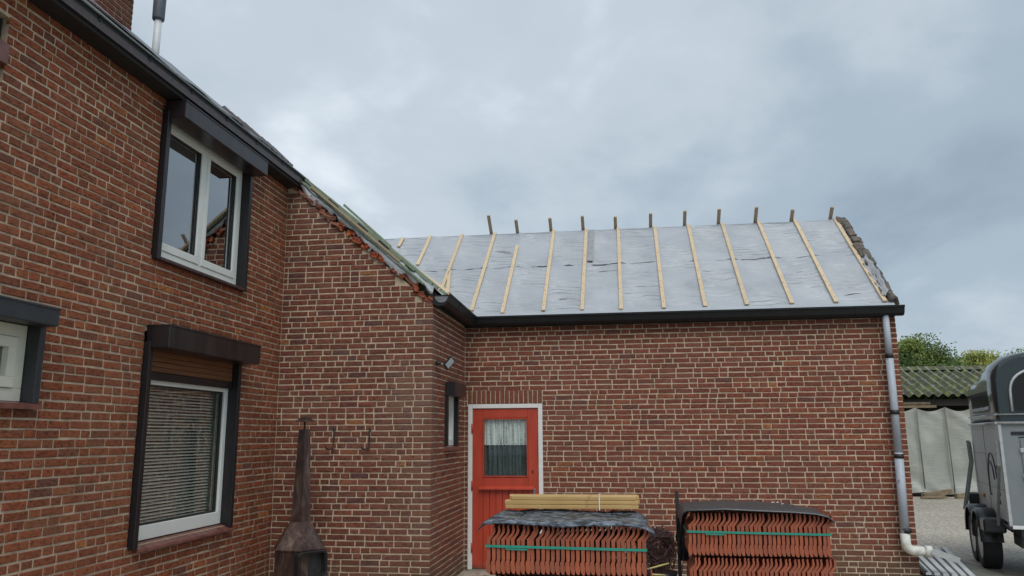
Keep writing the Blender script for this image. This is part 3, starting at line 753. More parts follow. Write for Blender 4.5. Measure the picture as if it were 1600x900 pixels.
# ---- roof of the wing
EV = (-.13, 3.245)                                     # eave line (Y, z) of the membrane; slope TAN, ridge at Y=1.85
RY, RZ = 1.85, 3.245+TAN*1.98
roofD = thing('roof', (0, 1, 3.3), None, None); roofD.parent = wing; roofD.location = np.array([0, 1, 3.3])
BX = [-2.03, -1.60, -1.055, -.54, -.025, .524, 1.049, 1.567, 2.123, 2.662, 3.235]
BXI = np.array([-4.2, -3.6, -3.07, -2.55]+BX)
nrm = np.array([0, -TAN, 1])/math.hypot(1, TAN)
def slope_pt(x, s, h=0):                               # s: 0 eave .. 1 ridge
    return np.array([x, EV[0]+s*(RY-EV[0]), EV[1]+s*(RZ-EV[1])])+nrm*h
def valley_x(y): return -2.02-(y+.1)
def membrane_sheet(s0, s1, seed, lift):
    rg = np.random.default_rng(seed)
    ns, nx = int(520*(s1-s0)), 420
    S = np.linspace(s0, s1, ns); X = np.linspace(0, 1, nx)
    P = np.zeros((ns, nx, 3)); ph = rg.uniform(0, 6.28, 40)
    for i, s in enumerate(S):
        y = EV[0]+s*(RY-EV[0]); xl = valley_x(y)-.03; xs = xl+(XR-.04-xl)*X
        k = np.clip(np.searchsorted(BXI, xs)-1, 0, len(BXI)-2)
        t = np.clip((xs-BXI[k])/(BXI[k+1]-BXI[k]), 0, 1); sag = 4*t*(1-t)
        bay = k
        # folds hang as arcs between the battens; each bay has its own rhythm
        arc = s+.034*sag*(1+.6*np.sin(bay*2.3+seed))*(-.75 if seed == 1 else -.5)+.006*np.sin(xs*7+bay*3)+.004*np.sin(xs*17+s*30)
        w1 = arc*150+ph[bay]+2.4*np.sin(arc*23+bay)+1.5*np.sin(xs*4.3+s*11)
        w2 = arc*330+ph[bay+14]+3.0*np.sin(s*17+bay*1.7)+2.5*np.sin(xs*6.1)
        c1 = 1-np.abs(np.sin(w1/2)); c2 = 1-np.abs(np.sin(w2/2))          # sharp creases
        e1 = np.clip(np.sin(s*9.1+bay*2.1+seed+xs*1.3)*.6+.55, .1, 1); e2 = np.clip(np.sin(s*14.3+bay*3.1+xs*2.2)*.6+.6, .15, 1)
        edge = np.clip(sag*3, .15, 1)
        h = -.026*sag+(-.019*c1**2.4*e1-.010*c2**2.4*e2)*edge+.004*np.sin(w1*.37+xs*5)*edge
        h += .004*np.sin(xs*3.1+s*9+seed)
        P[i] = np.stack([xs, np.full(nx, y), np.full(nx, EV[1]+s*(RZ-EV[1]))], 1)+nrm*(h+lift)[:, None]
    return P
mlo = MB().grid(membrane_sheet(0, .575, 1, 0)).build('membrane_sheet', M['membrane'], roofD, True)
Pu = membrane_sheet(.545, 1.0, 2, .004)
rg = np.random.default_rng(4)                          # loose lower edge of the upper sheet
wob = np.interp(np.linspace(0, 1, 420), np.linspace(0, 1, 60), rg.uniform(-.012, .012, 60)); lf = np.interp(np.linspace(0, 1, 420), np.linspace(0, 1, 70), np.abs(rg.normal(0, .009, 70))*(rg.random(70) < .4))
for i in range(12):
    q = (1-i/12)**1.5
    Pu[i] += (np.array([0, 1, TAN])/math.hypot(1, TAN))*(wob*q)[:, None]+nrm*(lf*q)[:, None]
MB().grid(Pu).build('membrane_sheet', M['membrane'], roofD, True)
# flap over the gutter edge
fp = np.zeros((5, 240, 3)); xs = np.linspace(-2.0, XR-.03, 240)
for i, (dy, dz) in enumerate(((.04, .04), (0, 0.005), (-.03, -.012), (-.055, -.02), (-.062, -.03))):
    fp[i] = np.stack([xs, np.full(240, EV[0]+dy)+.006*np.sin(xs*9+i), np.full(240, EV[1]+dz)+.006*np.sin(xs*5.3+2*np.sin(xs*2))+.006], 1)
MB().grid(fp).build('eave_flap', M['membrane'], roofD, True)
# back slope
mb = MB(); mb.prism([(XA-2, RY, RZ-.012), (XA-2, 3.95, RZ-.012-TAN*2.1), (XA-2, 3.95, RZ-.06-TAN*2.1), (XA-2, RY, RZ-.06)], (XR+1.9-XA, 0, 0))
mb.build('back_slope', M['membrane'], roofD)
mb = MB(); mb.prism([(-2.0, EV[0]+.07, EV[1]-.0), (-2.0, RY, RZ-.06), (-2.0, RY, RZ-.10), (-2.0, EV[0]+.07, EV[1]-.07)], (XR-.05+2.0, 0, 0)); mb.build('deck', M['dark_wood'], roofD)
# battens up the front slope
def batten(x, s0, s1, w=.05, h=.026, mat='batten', dx=0):
    a = slope_pt(x, s0, .014); b_ = slope_pt(x+dx, s1, .014)
    c = (a+b_)/2; d = b_-a; L = np.linalg.norm(d); ez = d/L; ex = np.cross(nrm, ez)*-1; ex /= np.linalg.norm(ex); ey = np.cross(ez, ex)
    mb = MB().box(-w/2, w/2, -h/2, h/2, -L/2, L/2, .003)
    o = mb.build('batten', M[mat], None, loc=(0, 0, 0)); ORG.pop(o.name, None)
    o.parent = roofD; ORG[o.name] = c
    o.matrix_basis = Matrix(((ex[0], ey[0], ez[0], c[0]-ORG[roofD.name][0]), (ex[1], ey[1], ez[1], c[1]-ORG[roofD.name][1]), (ex[2], ey[2], ez[2], c[2]-ORG[roofD.name][2]), (0, 0, 0, 1)))
    return o
TOPS = [1, .80, 1, 1, 1, 1, 1, 1, 1, 1, 1]
BOT = [.055, .02, .035, .03, .025, .025, .03, .035, .035, .035, .03]
for x, t0, t1 in zip(BX, BOT, TOPS): batten(x+random.uniform(-.004, .004), t0, t1-.002, dx=random.uniform(-.012, .012))
batten(-3.545, .86, .985); batten(-3.085, .60, .995); batten(-2.56, .30, .995); batten(-2.44, .22, .50, dx=-.10)
for x in BX:
    q = MB()
    for s_ in np.arange(.08, .97, .11):
        if x == BX[1] and s_ > .78: continue
        c = slope_pt(x+.008*math.sin(s_*40), s_, .0285); q.bar(c-nrm*.001, c+nrm*.002, .010, .010, (1, 0, 0))
    q.build('nail_heads', M['steel_bar'], roofD)['kind'] = 'stuff'
# ends of the back slope battens standing past the ridge, shade painted into their wood
EXT = [.34, .23, .235, .245, .205, .235, .255, .26, .265, .19, .205]
bd = np.array([0, -1, TAN])/math.hypot(1, TAN)
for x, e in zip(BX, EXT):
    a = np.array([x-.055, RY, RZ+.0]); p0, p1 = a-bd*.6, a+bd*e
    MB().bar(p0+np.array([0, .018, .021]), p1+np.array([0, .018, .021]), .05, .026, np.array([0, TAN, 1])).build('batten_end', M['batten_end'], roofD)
# valley board
MB().bar(slope_pt(-3.98, .93, .03), slope_pt(-2.43, .235, .03), .075, .028, nrm).build('valley_board', M['batten'], roofD)
MB().bar(slope_pt(-3.62, .72, .035), slope_pt(-3.05, .47, .035), .06, .02, nrm).build('valley_board', M['batten'], roofD)
# grey repair tape and a loose white scrap
mb = MB(); mb.grid(np.array([[slope_pt(x, s, .016) for x in (-.50, -.415)] for s in np.linspace(.57, .985, 12)])); mb.build('repair_patch', M['tape'], roofD)
mb = MB(); mb.grid(np.array([[slope_pt(x, .735+.05*q+.02*math.sin(x*9)+ (.03 if abs(x+1.83) < .06 else 0)*q, .02+.012*q) for x in np.linspace(-1.93, -1.68, 16)] for q in (0, .28)])); mb.build('torn_scrap', M['foil'], roofD, True)
# rough masonry verge at the right end
rr = random.Random(9)
for k in range(11):
    s = .03+k*.09; c = slope_pt(XR-.03+rr.uniform(-.01, .012), s+.03, .0)
    L, Wd, H = rr.uniform(.095, .12), rr.uniform(.055, .07), rr.uniform(.045, .075)
    q = MB().box(-Wd, Wd, -L, L, -H, H, .02); v = np.array(q.v)+np.random.default_rng(k+30).normal(0, .013, (len(q.v), 3))
    a = math.atan(TAN); v = np.stack([v[:, 0], v[:, 1]*math.cos(a)-v[:, 2]*math.sin(a), v[:, 1]*math.sin(a)+v[:, 2]*math.cos(a)], 1)+c
    mesh_obj('verge_stone', v, q.f, M['verge'], roofD)
mb = MB(); g_ = np.zeros((14, 7, 3))
for i, s in enumerate(np.linspace(.07, .46, 14)):
    for j in range(7): g_[i, j] = slope_pt(XR-.125+j*.016*(1-.5*abs(s-.28)/.28), s, .03+.02*math.sin(i*1.9+j*1.3)+.012*j*(1 if j > 3 else .3))
mb.grid(g_).build('loose_foil', M['foil'], roofD, True)

# ---- catslide: slope that drops from the main house towards the inner corner
cat = thing('catslide_roof', (-3, 0, 4), None, None); cat.parent = wing; cat.location = np.array([-3, 0, 4])
def cat_pt(x, y, h=0): return np.array([x, y, 3.262+TAN*(-2.02-x)+h])
P = np.array([[cat_pt(x, y, .0) for x in np.linspace(-3.97, -2.0 if y < -.1 else -2.0-(y+.1), 30)] for y in np.linspace(YB+.03, 1.84, 30)])
P[:, :, 2] += .012*np.sin(P[:, :, 0]*23+P[:, :, 1]*3); MB().grid(P).build('membrane_sheet', M['foil'], cat, True)
mb = MB(); mb.prism([(-3.97, YB+.27, 4.85), (-2.1, YB+.27, 3.28), (-2.1, YB+.27, 3.2), (-3.97, YB+.27, 4.77)], (0, 1.5, 0)); mb.prism([(-3.98, YB+.02, 4.88), (-3.98, 3.8, 4.88), (-3.98, 3.8, 4.8), (-3.98, YB+.02, 4.8)], (-2, 0, -1.6)); mb.build('back_slope', M['membrane'], cat)
for i, y in enumerate([-1.74, -1.66, -1.50, -1.38, -1.05, -.72, -.42, -.10, .20, .5]):
    xe = -2.08 if y < -.1 else -2.06-(y+.1)
    if i == 1: xe = -2.9
    a, b_ = cat_pt(-3.93+.02*i, y, .03), cat_pt(xe-.06, y, .022)
    MB().bar(a, b_, .055, .032, (0, 0, 1)).build('batten', M['batten_green'] if i % 4 != 3 else M['batten'], cat)
for k, (xa, xb, h_) in enumerate(((-3.90, -2.75, -.028), (-3.3, -2.22, -.035), (-3.6, -2.5, .0))):
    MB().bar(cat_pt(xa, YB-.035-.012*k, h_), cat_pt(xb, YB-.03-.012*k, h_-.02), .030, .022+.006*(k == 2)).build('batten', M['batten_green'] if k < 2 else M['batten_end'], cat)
MB().bar(cat_pt(-3.55, -.9, .10), cat_pt(-2.95, -.75, .055), .04, .025).build('batten', M['batten_green'], cat)
# foil tucked out over the broken brick edge
g_ = np.zeros((60, 6, 3)); rg = np.random.default_rng(8)
dr = np.interp(np.linspace(0, 1, 60), np.linspace(0, 1, 27), rg.uniform(.09, .235, 27))*np.interp(np.linspace(0, 1, 60), [0, .1, .8, 1], [.3, 1, 1.1, .8])
for i, x in enumerate(np.linspace(-3.84, -2.12, 60)):
    for j in range(6):
        q = j/5; g_[i, j] = cat_pt(x, YB+.05-.085*math.sin(q*2.2), .012-(dr[i]+rg.normal(0, .012))*q+.010*math.sin(i*1.1+j))
MB().grid(g_).build('foil_edge', M['foil'], cat, True)
for x, y in ((-3.35, YB-.0), (-2.98, YB+.0), (-2.72, YB-.01), (-2.40, YB)):
    c = cat_pt(x, y, .01); mb = MB().bar(c+np.array([-.05, 0, .05]), c+np.array([.06, 0, -.05]), .03, .025); mb.build('clip', M['anodised'] if x < -2.5 else M['batten_green'], cat)

# ---- gutters of the wing
gd = MB(); lipD = 3.225
pr_ = gutter_profile(lipD)
def gut_pt(a, z, x, y, dx, dy): return (x+dx*a, y+dy*a, z)
R0 = [(XR+.06, -a, z) for a, z in pr_]; R1 = [(XC+a, -a, z) for a, z in pr_]; R2 = [(XC+a, YB-.02, z+.028) for a, z in pr_]
gutD = gd.loft([R0, R1, R2]).build('gutter', M['gutter'], wing)
MB().tube([(XR+.06, -.20, lipD+.008), (XC+.20, -.20, lipD+.008), (XC+.20, YB-.02, lipD+.034)], .007, 8).build('lip', M['gutter'], gutD, True)
cap = MB(); cap.prism([(XC+a, YB-.018, z+.026) for a, z in ((.0, lipD-.01), (.0, lipD-.10), (.06, lipD-.128), (.13, lipD-.125), (.17, lipD-.09), (.19, lipD))], (0, .012, 0)); cap.build('end_cap', M['gutter'], gutD)
ec = MB(); q = [(XC+.10+.075*math.cos(t_), YB-.021, lipD+.005+.07*math.sin(t_)) for t_ in np.linspace(math.pi, 2*math.pi, 14)]; ec.prism(q, (0, .002, 0)); ec.build('end_plate', M['lead'], gutD)
for x in np.arange(-1.5, 3.3, .62):
    MB().loft([[(x+d, -a-(.004 if a > .02 else 0), z-.003) for a, z in pr_] for d in (0, .022)]).build('joint', M['gutter'], gutD)
for y in (-1.25, -.75):
    MB().loft([[(XC+a+(.004 if a > .02 else 0), y+d, z+.02) for a, z in pr_] for d in (0, .022)]).build('joint', M['gutter'], gutD)
box_obj('fascia', XC, XR-.01, -.028, -.002, 3.11, 3.23, M['soffit'], wing)
box_obj('fascia', XC+.002, XC+.028, YB+.05, -.03, 3.13, 3.26, M['soffit'], wing)

# ---- downpipe
DPX = 3.215
dp = MB().tube([(DPX, -.10, 3.13), (DPX, -.10, 2.60)], .040, 14).build('downpipe', M['pipe'], wing, True)
MB().tube([(DPX, -.10, 2.64), (DPX, -.098, 1.42)], .045, 14).build('pipe_length', M['pipe'], dp, True)
MB().tube([(DPX, -.098, 1.46), (DPX-.015, -.10, .52)], .051, 14).build('pipe_length', M['pipe'], dp, True)
for z in (2.62, 1.94, 1.42, .56): MB().tube([(DPX, -.10, z-.026), (DPX, -.10, z+.026)], .047+.007*(z < 2)+.006*(z < .6), 14).build('bracket', M['black_metal'] if z < 2.5 else M['gutter'], dp, True)
arc = [(DPX-.015, -.10, .53), (DPX-.015, -.10, .42)]+[(DPX-.015+.085*(1-math.cos(t_)), -.10, .42-.085*math.sin(t_)) for t_ in np.linspace(.2, 1.5, 7)]+[(DPX+.10, -.10, .333), (DPX+.235, -.10, .325)]
MB().tube(arc, .055, 14).build('elbow', M['pipe_white'], dp, True)
MB().tube([(DPX+.18, -.10, .33), (DPX+.26, -.10, .325)], .067, 14).build('collar', M['pipe_white'], dp, True)
tr_ = MB(); a, b_ = np.array([DPX+.24, -.13, .345]), np.array([DPX+.50, -.20, .255])
for off, w_, h_ in (((0, 0, -.03), .12, .006), ((0, -.058, 0), .006, .06), ((0, .058, 0), .006, .06)): tr_.bar(a+np.array(off), b_+np.array(off), w_, h_)
tr_.build('spout_channel', M['alu'], dp)

# ---- red door
door = thing('door', (-1.58, 0, 0), None, None); door.parent = wing; door.location = (-1.58, 0, 0)
x0, x1 = DOOR[0]+.003, DOOR[1]-.003
mb = MB(); mb.box(x0, x0+.058, .0, .10, 0, 2.095, .004); mb.box(x1-.058, x1, .0, .10, 0, 2.095, .004); mb.box(x0+.059, x1-.059, .0, .10, 2.04, 2.095, .004)
mb.build('frame', M['white_paint'], door)
a, b_ = x0+.060, x1-.060
mb = MB(); mb.box(a, a+.135, .018, .06, .02, 2.036, .004); mb.box(b_-.135, b_, .018, .06, .02, 2.036, .004); mb.box(a+.1355, b_-.1355, .018, .06, 1.915, 2.036, .004)
mb.box(a+.1355, b_-.1355, .018, .06, 1.02, 1.155, .004); mb.box(a+.1355, b_-.1355, .020, .06, .02, .10, .004)
mb.build('leaf', M['red_paint'], door)
mb = MB()
for (xa, xb, za, zb) in ((a+.1356, a+.152, 1.158, 1.912), (b_-.152, b_-.1356, 1.158, 1.912), (a+.1525, b_-.1525, 1.158, 1.174), (a+.1525, b_-.1525, 1.896, 1.912)): mb.box(xa, xb, .010, .05, za, zb, .003)
mb.build('glazing_bead', M['red_paint'], door)
box_obj('pane', a+.15, b_-.15, .036, .041, 1.17, 1.90, M['glass_clear'], door, 0)
xs = np.linspace(a+.15, b_-.15, 120)
g_ = np.array([[(x, .066+.008*math.sin(x*95+2*math.sin(x*13)), z+(.008*abs(math.sin(x*60)) if z < 1.6 else 0)) for x in xs] for z in (1.56, 1.75, 1.905)]); MB().grid(g_).build('lace_curtain', M['lace'], door, True)
g_ = np.array([[(x, .085+.010*math.sin(x*80+2*math.sin(x*11)), z) for x in xs] for z in (1.16, 1.5, 1.9)]); MB().grid(g_).build('net_curtain', M['net'], door, True)
box_obj('room_interior', a+.02, b_-.02, .27, .28, 1.0, 2.03, M['room'], door, 0)
wdt = (b_-a-.27)/7
for k in range(7):
    box_obj('plank', a+.1355+k*wdt+.0015, a+.1355+(k+1)*wdt-.0015, .028+(.001 if k % 2 else 0), .05, .10, 1.018, M['red_paint'], door, .005)
mb = MB(); mb.prism([(a+.09, .017, 1.045), (a+.09, -.028, 1.018), (a+.09, -.03, 1.004), (a+.09, .017, 1.004)], (b_-a-.15, 0, 0)); mb.build('drip_ledge', M['red_paint'], door)
box_obj('keyhole', b_-.085, b_-.068, .012, .018, 1.21, 1.245, M['black_metal'], door, .002)
box_obj('bolt', b_-.072, b_-.042, .0, .018, .90, 1.02, M['steel_bar'], door, .003)
for z in (1.78, 1.05, .28): MB().tube([(x0+.057, -.004, z-.06), (x0+.057, -.004, z+.06)], .010, 8).build('hinge', M['red_paint'], door, True)
box_obj('threshold', x0, x1, -.06, .10, -.02, .018, M['concrete_green'], door, .004)

# ---- small window in the return wall (faces +X)
w = thing('window', (XC, -.83, 1.57), None, None); w.parent = wing; w.location = (XC, -.83, 1.57)
y0, y1, z0, z1 = WC[0]+.004, WC[1]-.004, WC[2]+.01, WC[3]
for q in (y0, y1-.05): box_obj('guide_rail', XC-.09, XC+.035, q, q+.05, z0, z1, M['anodised'], w)
box_obj('shutter_box', XC+.002, XC+.125, y0-.005, y1+.005, 2.155, 2.32, M['anodised_wet'], w, .005)
mb = MB()
for (ya, yb, za, zb) in ((y0+.052, y1-.052, z0, z0+.07), (y0+.052, y1-.052, z1-.11, z1-.05), (y0+.052, y0+.11, z0+.07, z1-.11), (y1-.11, y1-.052, z0+.07, z1-.11)): mb.box(XC-.10, XC-.02, ya, yb, za, zb, .003)
mb.build('frame', M['white_pvc'], w)
box_obj('pane', XC-.065, XC-.06, y0+.10, y1-.10, z0+.06, z1-.10, M['glass'], w, 0)
box_obj('room_interior', XC-.40, XC-.39, y0-.1, y1+.1, z0-.1, z1+.1, M['room'], w, 0)
for k in range(6): 
    q = y0+k*.102; MB().prism([(XC-.03, q, z0-.002), (XC+.05, q, z0-.012), (XC+.05, q, z0-.055), (XC-.03, q, z0-.055)], (0, .098, 0)).build('sill_tile', M['sill_tile'], w)

# ================================================================== things fixed on or standing by the walls
fl = thing('floodlight', (XC, -1.62, 2.51), 'small grey LED floodlight on a bracket near the gable corner', 'lamp')
MB().tube([(XC, -1.62, 2.50), (XC+.06, -1.62, 2.495)], .022, 10).build('bracket', M['black_metal'], fl, True)
MB().tube([(XC+.055, -1.62, 2.495), (XC+.10, -1.60, 2.47)], .011, 8).build('arm', M['steel_bar'], fl, True)
hd = MB(); c = np.array([XC+.14, -1.56, 2.50]); ex = np.array([.45, .55, .70]); ex /= np.linalg.norm(ex); nn = np.array([.62, -.75, -.22]); nn -= ex*(nn@ex); nn /= np.linalg.norm(nn); ez = np.cross(nn, ex)
def obb(mb, c, ax, hs):
    c = np.array(c); v = [c+ax[0]*sx*hs[0]+ax[1]*sy*hs[1]+ax[2]*sz*hs[2] for sz in (-1, 1) for sy in (-1, 1) for sx in (-1, 1)]
    return mb.add(v, [(0, 2, 3, 1), (4, 5, 7, 6), (0, 1, 5, 4), (2, 6, 7, 3), (0, 4, 6, 2), (1, 3, 7, 5)])
h_ = obb(hd, c, (ex, ez, nn), (.075, .042, .012)).build('head', M['black_metal'], fl)
obb(MB(), c+nn*.0135, (ex, ez, nn), (.060, .031, .0015)).build('lens', M['lamp_glass'], h_)
for i, (x, side) in enumerate(((-3.228, 'left'), (-2.818, 'right'))):
    hk = MB(); hk.tube([(x, YB-.006, 1.775), (x, YB-.012, 1.70), (x, YB-.012, 1.58), (x-.005, YB-.03, 1.555), (x-.03, YB-.06, 1.548), (x-.055, YB-.09, 1.555), (x-.06, YB-.10, 1.60)], .008, 8)
    hk.box(x-.011, x+.011, YB-.008, YB+.002, 1.74, 1.785)
    tag(hk.build('wall_hook', M['black_metal'], None, True), f'rusty iron wall hook on the gable, the {side} one of two' + (' nearer the fireplace' if i == 0 else ' nearer the corner'), 'hook', 'iron hooks on the gable wall')

# chiminea
cx, cy = -3.37, -2.27
ch = thing('metal_fireplace', (cx, cy, 0), 'rusty metal garden fireplace with tall tapering flue against the gable', 'fireplace')
va = math.atan2(-10.2-cy, 0-cx)+math.radians(4)                        # a hexagon corner points towards the yard
def hexr(r, z, ox=0, oy=0, n=6): return [(cx+ox+r*math.cos(va+k*2*math.pi/n), cy+oy+r*math.sin(va+k*2*math.pi/n), z) for k in range(n)]
MB().loft([hexr(.272, .24), hexr(.272, .565)]).build('body', M['rust'], ch)
MB().loft([hexr(.285, .562), hexr(.285, .572), hexr(.118, .832), hexr(.118, .838)]).build('hood', M['rust'], ch)
MB().loft([hexr(.108, .836), hexr(.066, 1.765)]).build('flue', M['rust'], ch)
MB().tube([(cx, cy, 1.70), (cx, cy, 1.87)], .010, 8).build('cap_rod', M['black_metal'], ch, True)
MB().loft([hexr(.112, 1.842), hexr(.112, 1.846), hexr(.05, 1.892), hexr(.012, 1.915)]).build('cap', M['rust'], ch)
na = va+math.radians(22); nv = np.array([math.cos(na), math.sin(na), 0]); tv = np.array([-math.sin(na), math.cos(na), 0]); upv = np.array([0, 0, 1.])
def rrect(w_, h_, r, cz, d, n=6):
    pts = []
    for (sx, sz, a0) in ((1, 1, 0), (-1, 1, math.pi/2), (-1, -1, math.pi), (1, -1, 3*math.pi/2)):
        for k in range(n): t_ = a0+k*math.pi/2/(n-1); pts.append(((sx*(w_-r)+r*math.cos(t_)), cz+sz*(h_-r)+r*math.sin(t_)))
    return [tuple(np.array([cx, cy, 0])+nv*d+tv*u+upv*z) for u, z in pts]
mo = MB().loft([rrect(.150, .128, .045, .43, .20), rrect(.150, .128, .045, .43, .31), rrect(.138, .116, .04, .43, .31), rrect(.128, .108, .04, .43, .16)], True, False)
mth = mo.build('mouth', M['soot'], ch)
MB().add(rrect(.13, .11, .04, .43, .24), [tuple(range(24))]).build('firebox', M['soot'], mth)
MB().tube([rrect(.152, .130, .045, .43, .312)[k % 24] for k in range(25)], .007, 6, False).build('rim', M['black_metal'], mth, True)
for k in range(3):
    t_ = va+k*2.094+.5; MB().tube([(cx+.2*math.cos(t_), cy+.2*math.sin(t_), .26), (cx+.26*math.cos(t_), cy+.26*math.sin(t_), 0)], .014, 8).build('leg', M['black_metal'], ch)

# ================================================================== packs of roof tiles
OUT = [(-.013, .008), (-.021, .030), (-.021, .078), (-.013, .090), (-.013, .218), (-.016, .230), (.024, .270), (.031, .292), (.029, .316), (.036, .330),
       (.045, .326), (.042, .312), (.047, .300), (.046, .280), (.041, .266), (.011, .226), (.011, .096), (.007, .086), (.007, .062), (.011, .050), (.011, .016), (.007, .0), (-.005, .0)]
TL, TP, TN = .40, .0346, 32
tm = MB().prism([(x, 0, z) for x, z in OUT][::-1], (0, TL, 0))
for k in range(3): tm.prism([(-.012, .05+k*.12, .105), (-.012, .05+k*.12, .205), (-.019, .055+k*.12, .20), (-.019, .055+k*.12, .11)], (0, .06, 0))
tile_me = bpy.data.meshes.new('roof_tile'); tile_me.from_pydata(tm.v, [], tm.f); tile_me.materials.append(M['roof_tile'])
def pack(x, y, z, label, seed, strap=True):
    t_ = thing('tile_pack', (x, y, z), label, 'roof tiles', 'packs of new red roof tiles'); r = random.Random(seed)
    for k in range(TN):
        o = bpy.data.objects.new('roof_tile', tile_me); link(o, (x+.02+k*TP+r.uniform(-.0015, .0015), y+r.uniform(-.006, .006), z+r.uniform(-.003, .003)), t_)
        o.rotation_euler = (r.uniform(-.006, .006), r.gauss(0, .012), r.uniform(-.008, .008))
    if strap:
        sl0, sl1 = z+.185, z+.172; xe = x+.02+(TN-1)*TP+.018; xa = x-.004; h = .0085
        mb = MB()
        for (p, q) in (((xa, y-.009, sl0), (xe, y-.009, sl1)), ((xe, y-.009, sl1), (xe, y+TL+.009, sl1)), ((xe, y+TL+.009, sl1), (xa, y+TL+.009, sl0)), ((xa, y+TL+.009, sl0), (xa, y-.009, sl0))):
            p, q = np.array(p), np.array(q); dd = (q-p)/np.linalg.norm(q-p)*.002; mb.bar(p-dd, q+dd, .003, 2*h)
        mb.bar((x+.14, y-.012, sl0-.018), (x+.29, y-.012, sl0-.021), .003, .010)
        mb.build('strap', M['strap_green'], t_)
    return t_
P1 = (-1.005, -4.6); P2 = (.455, -3.52)
LZ = [.055, .40, .745]
def bearers(x, y, label):
    t_ = thing('timber_bearers', (x, y, 0), label, 'pallet')
    for q in (.08, .52, .96): box_obj('bearer', x+q, x+q+.09, y-.03, y+TL+.03, .006, .05, M['wood_grey'], t_)
bearers(*P1, 'grey timber bearers under the tile packs by the red door'); bearers(*P2, 'grey timber bearers under the tile packs right of the dark plant')
pack(*P1, LZ[0], 'bottom pack of red roof tiles in the stack before the door', 1); pack(*P1, LZ[1], 'middle pack of red roof tiles in the stack before the door', 2)
pack(*P1, LZ[2], 'red roof tile pack under wet sheet and battens, in front of the door', 3)
pack(*P2, LZ[0], 'bottom pack of red roof tiles in the right hand stack', 4); pack(*P2, LZ[1]-.012, 'lower red roof tile pack of the right hand stack, without visible strap', 5, False)
pack(*P2, LZ[2]-.012, 'red roof tile pack with green strap under flat dark bitumen sheet', 6)
# interlayer boards between packs
for (x, y), zs in ((P1, (LZ[1]-.014, LZ[2]-.014)), (P2, (LZ[1]-.022, LZ[2]-.022))):
    for z in zs: tag(box_obj('spacer_board', x+.02, x+1.09, y+.03, y+TL-.02, z+.002, z+.010, M['dark_wood']), ('thin dark board between tile packs ' + ('before the door' if x < 0 else 'of the right stack') + (', lower one' if z < .5 else ', upper one')), 'board', 'boards between tile packs')
# wet sheet over pack 1
g_ = np.zeros((12, 40, 3)); rg = np.random.default_rng(2)
for i, v in enumerate(np.linspace(0, 1, 12)):
    for j, u in enumerate(np.linspace(-.055, 1.17, 40)):
        e = max(0, -u)/.055; e2 = max(0, u-1.06)/.11
        y = P1[1]-.045+v*.40
        z = 1.100+.006*math.sin(u*9+v*4)+.0022*rg.normal()-.045*e**1.4-.050*e2**1.6*(1-.4*v)-(.016 if i == 0 else 0)-.010*u+.050*v
        g_[i, j] = (P1[0]+u+(.09*v if u < .2 else -.06*v if u > .9 else 0)*(1 if u < .2 else 1), y, z)
mb = MB().grid(g_); lo_ = g_.copy(); lo_[:, :, 2] -= .006; mb.grid(lo_[:, ::-1])
tag(mb.build('cover_sheet', M['wet_sheet'], None, True), 'wet blackish mottled sheet draped over the tiles before the door', 'cover sheet')
# bitumen sheet over pack 2
prof = [(-.055, -.10), (-.045, -.045), (-.03, -.005), (0, .012), (.3, .020), (.6, .018), (.85, .006), (1.0, -.012), (1.09, -.035), (1.135, -.075)]
mb = MB(); g_ = np.zeros((9, len(prof), 3))
for i, v in enumerate(np.linspace(0, 1, 9)):
    for j, (u, dz) in enumerate(prof): g_[i, j] = (P2[0]+u, P2[1]-.05+v*.46-(.0 if 0 < u < 1 else .0), 1.082+dz*(1-.35*v)-(.012 if i == 0 else 0)+.006*math.sin(u*7+v*5)+.03*v*(1 if u < .95 else .4))
mb.grid(g_); lo_ = g_.copy(); lo_[:, :, 2] -= .008; mb.grid(lo_[:, ::-1])
cs = mb.build('bitumen_sheet', M['bitumen'], None, True); tag(cs, 'stiff dark bitumen sheet lying on the right hand tile stack', 'cover sheet')
MB().tube([tuple(g_[0, j]+np.array([0, -.003, .003])) for j in range(3, len(prof))], .006, 6).build('folded_edge', M['bitumen_edge'], cs, True)
for k, q in enumerate(((.735, .30), (.775, .31), (.81, .29))):
    tt = np.linspace(0, 4.2, 8); MB().tube([(P2[0]+q[0]+.012*math.cos(t_+k), P2[1]+q[1]+.02*math.sin(t_+k*2), 1.1245-.012*(k == 2)+.001*k) for t_ in tt], .003, 5).build('white_mark', M['marking'], cs)
# dark folded foil hanging at the left end of pack 2
g_ = np.zeros((10, 8, 3))
for i, z in enumerate(np.linspace(1.07, .62, 10)):
    for j, x in enumerate(np.linspace(P2[0]-.035, P2[0]+.05, 8)): g_[i, j] = (x-.03*math.sin(i*.35)+.012*math.sin(i*2.1), P2[1]+.45+.02*math.sin(i*1.3+j*1.9), z)
tag(MB().grid(g_).build('black_foil', M['black_plastic'], None, True), 'crumpled black foil hanging at the end of the right tile stack', 'foil')
# bundle of short battens on pack 1
bt = thing('batten_bundle', (-.4, -4.2, 1.12), 'bundle of short yellow wooden battens lying on the wet sheet', 'wood bundle')
for r_ in range(3):
    for c_ in range(3):
        x0 = -.905+random.uniform(-.02, .02)+(.02 if r_ == 2 else 0); x1 = .062+random.uniform(-.02, .015)
        MB().box(x0, x1, -4.32+c_*.062, -4.32+c_*.062+.058, 1.158+r_*.031, 1.158+r_*.031+.029, .003).build('batten', M['batten_x'], bt)
mb = MB(); 
for (ya, yb, za, zb) in ((-4.325, -4.323, 1.152, 1.254), (-4.325, -4.132, 1.2525, 1.2545), (-4.134, -4.132, 1.152, 1.254), (-4.325, -4.132, 1.151, 1.153)): mb.box(-.222, -.214, ya, yb, za, zb)
mb.build('strap', M['strap_white'], bt)
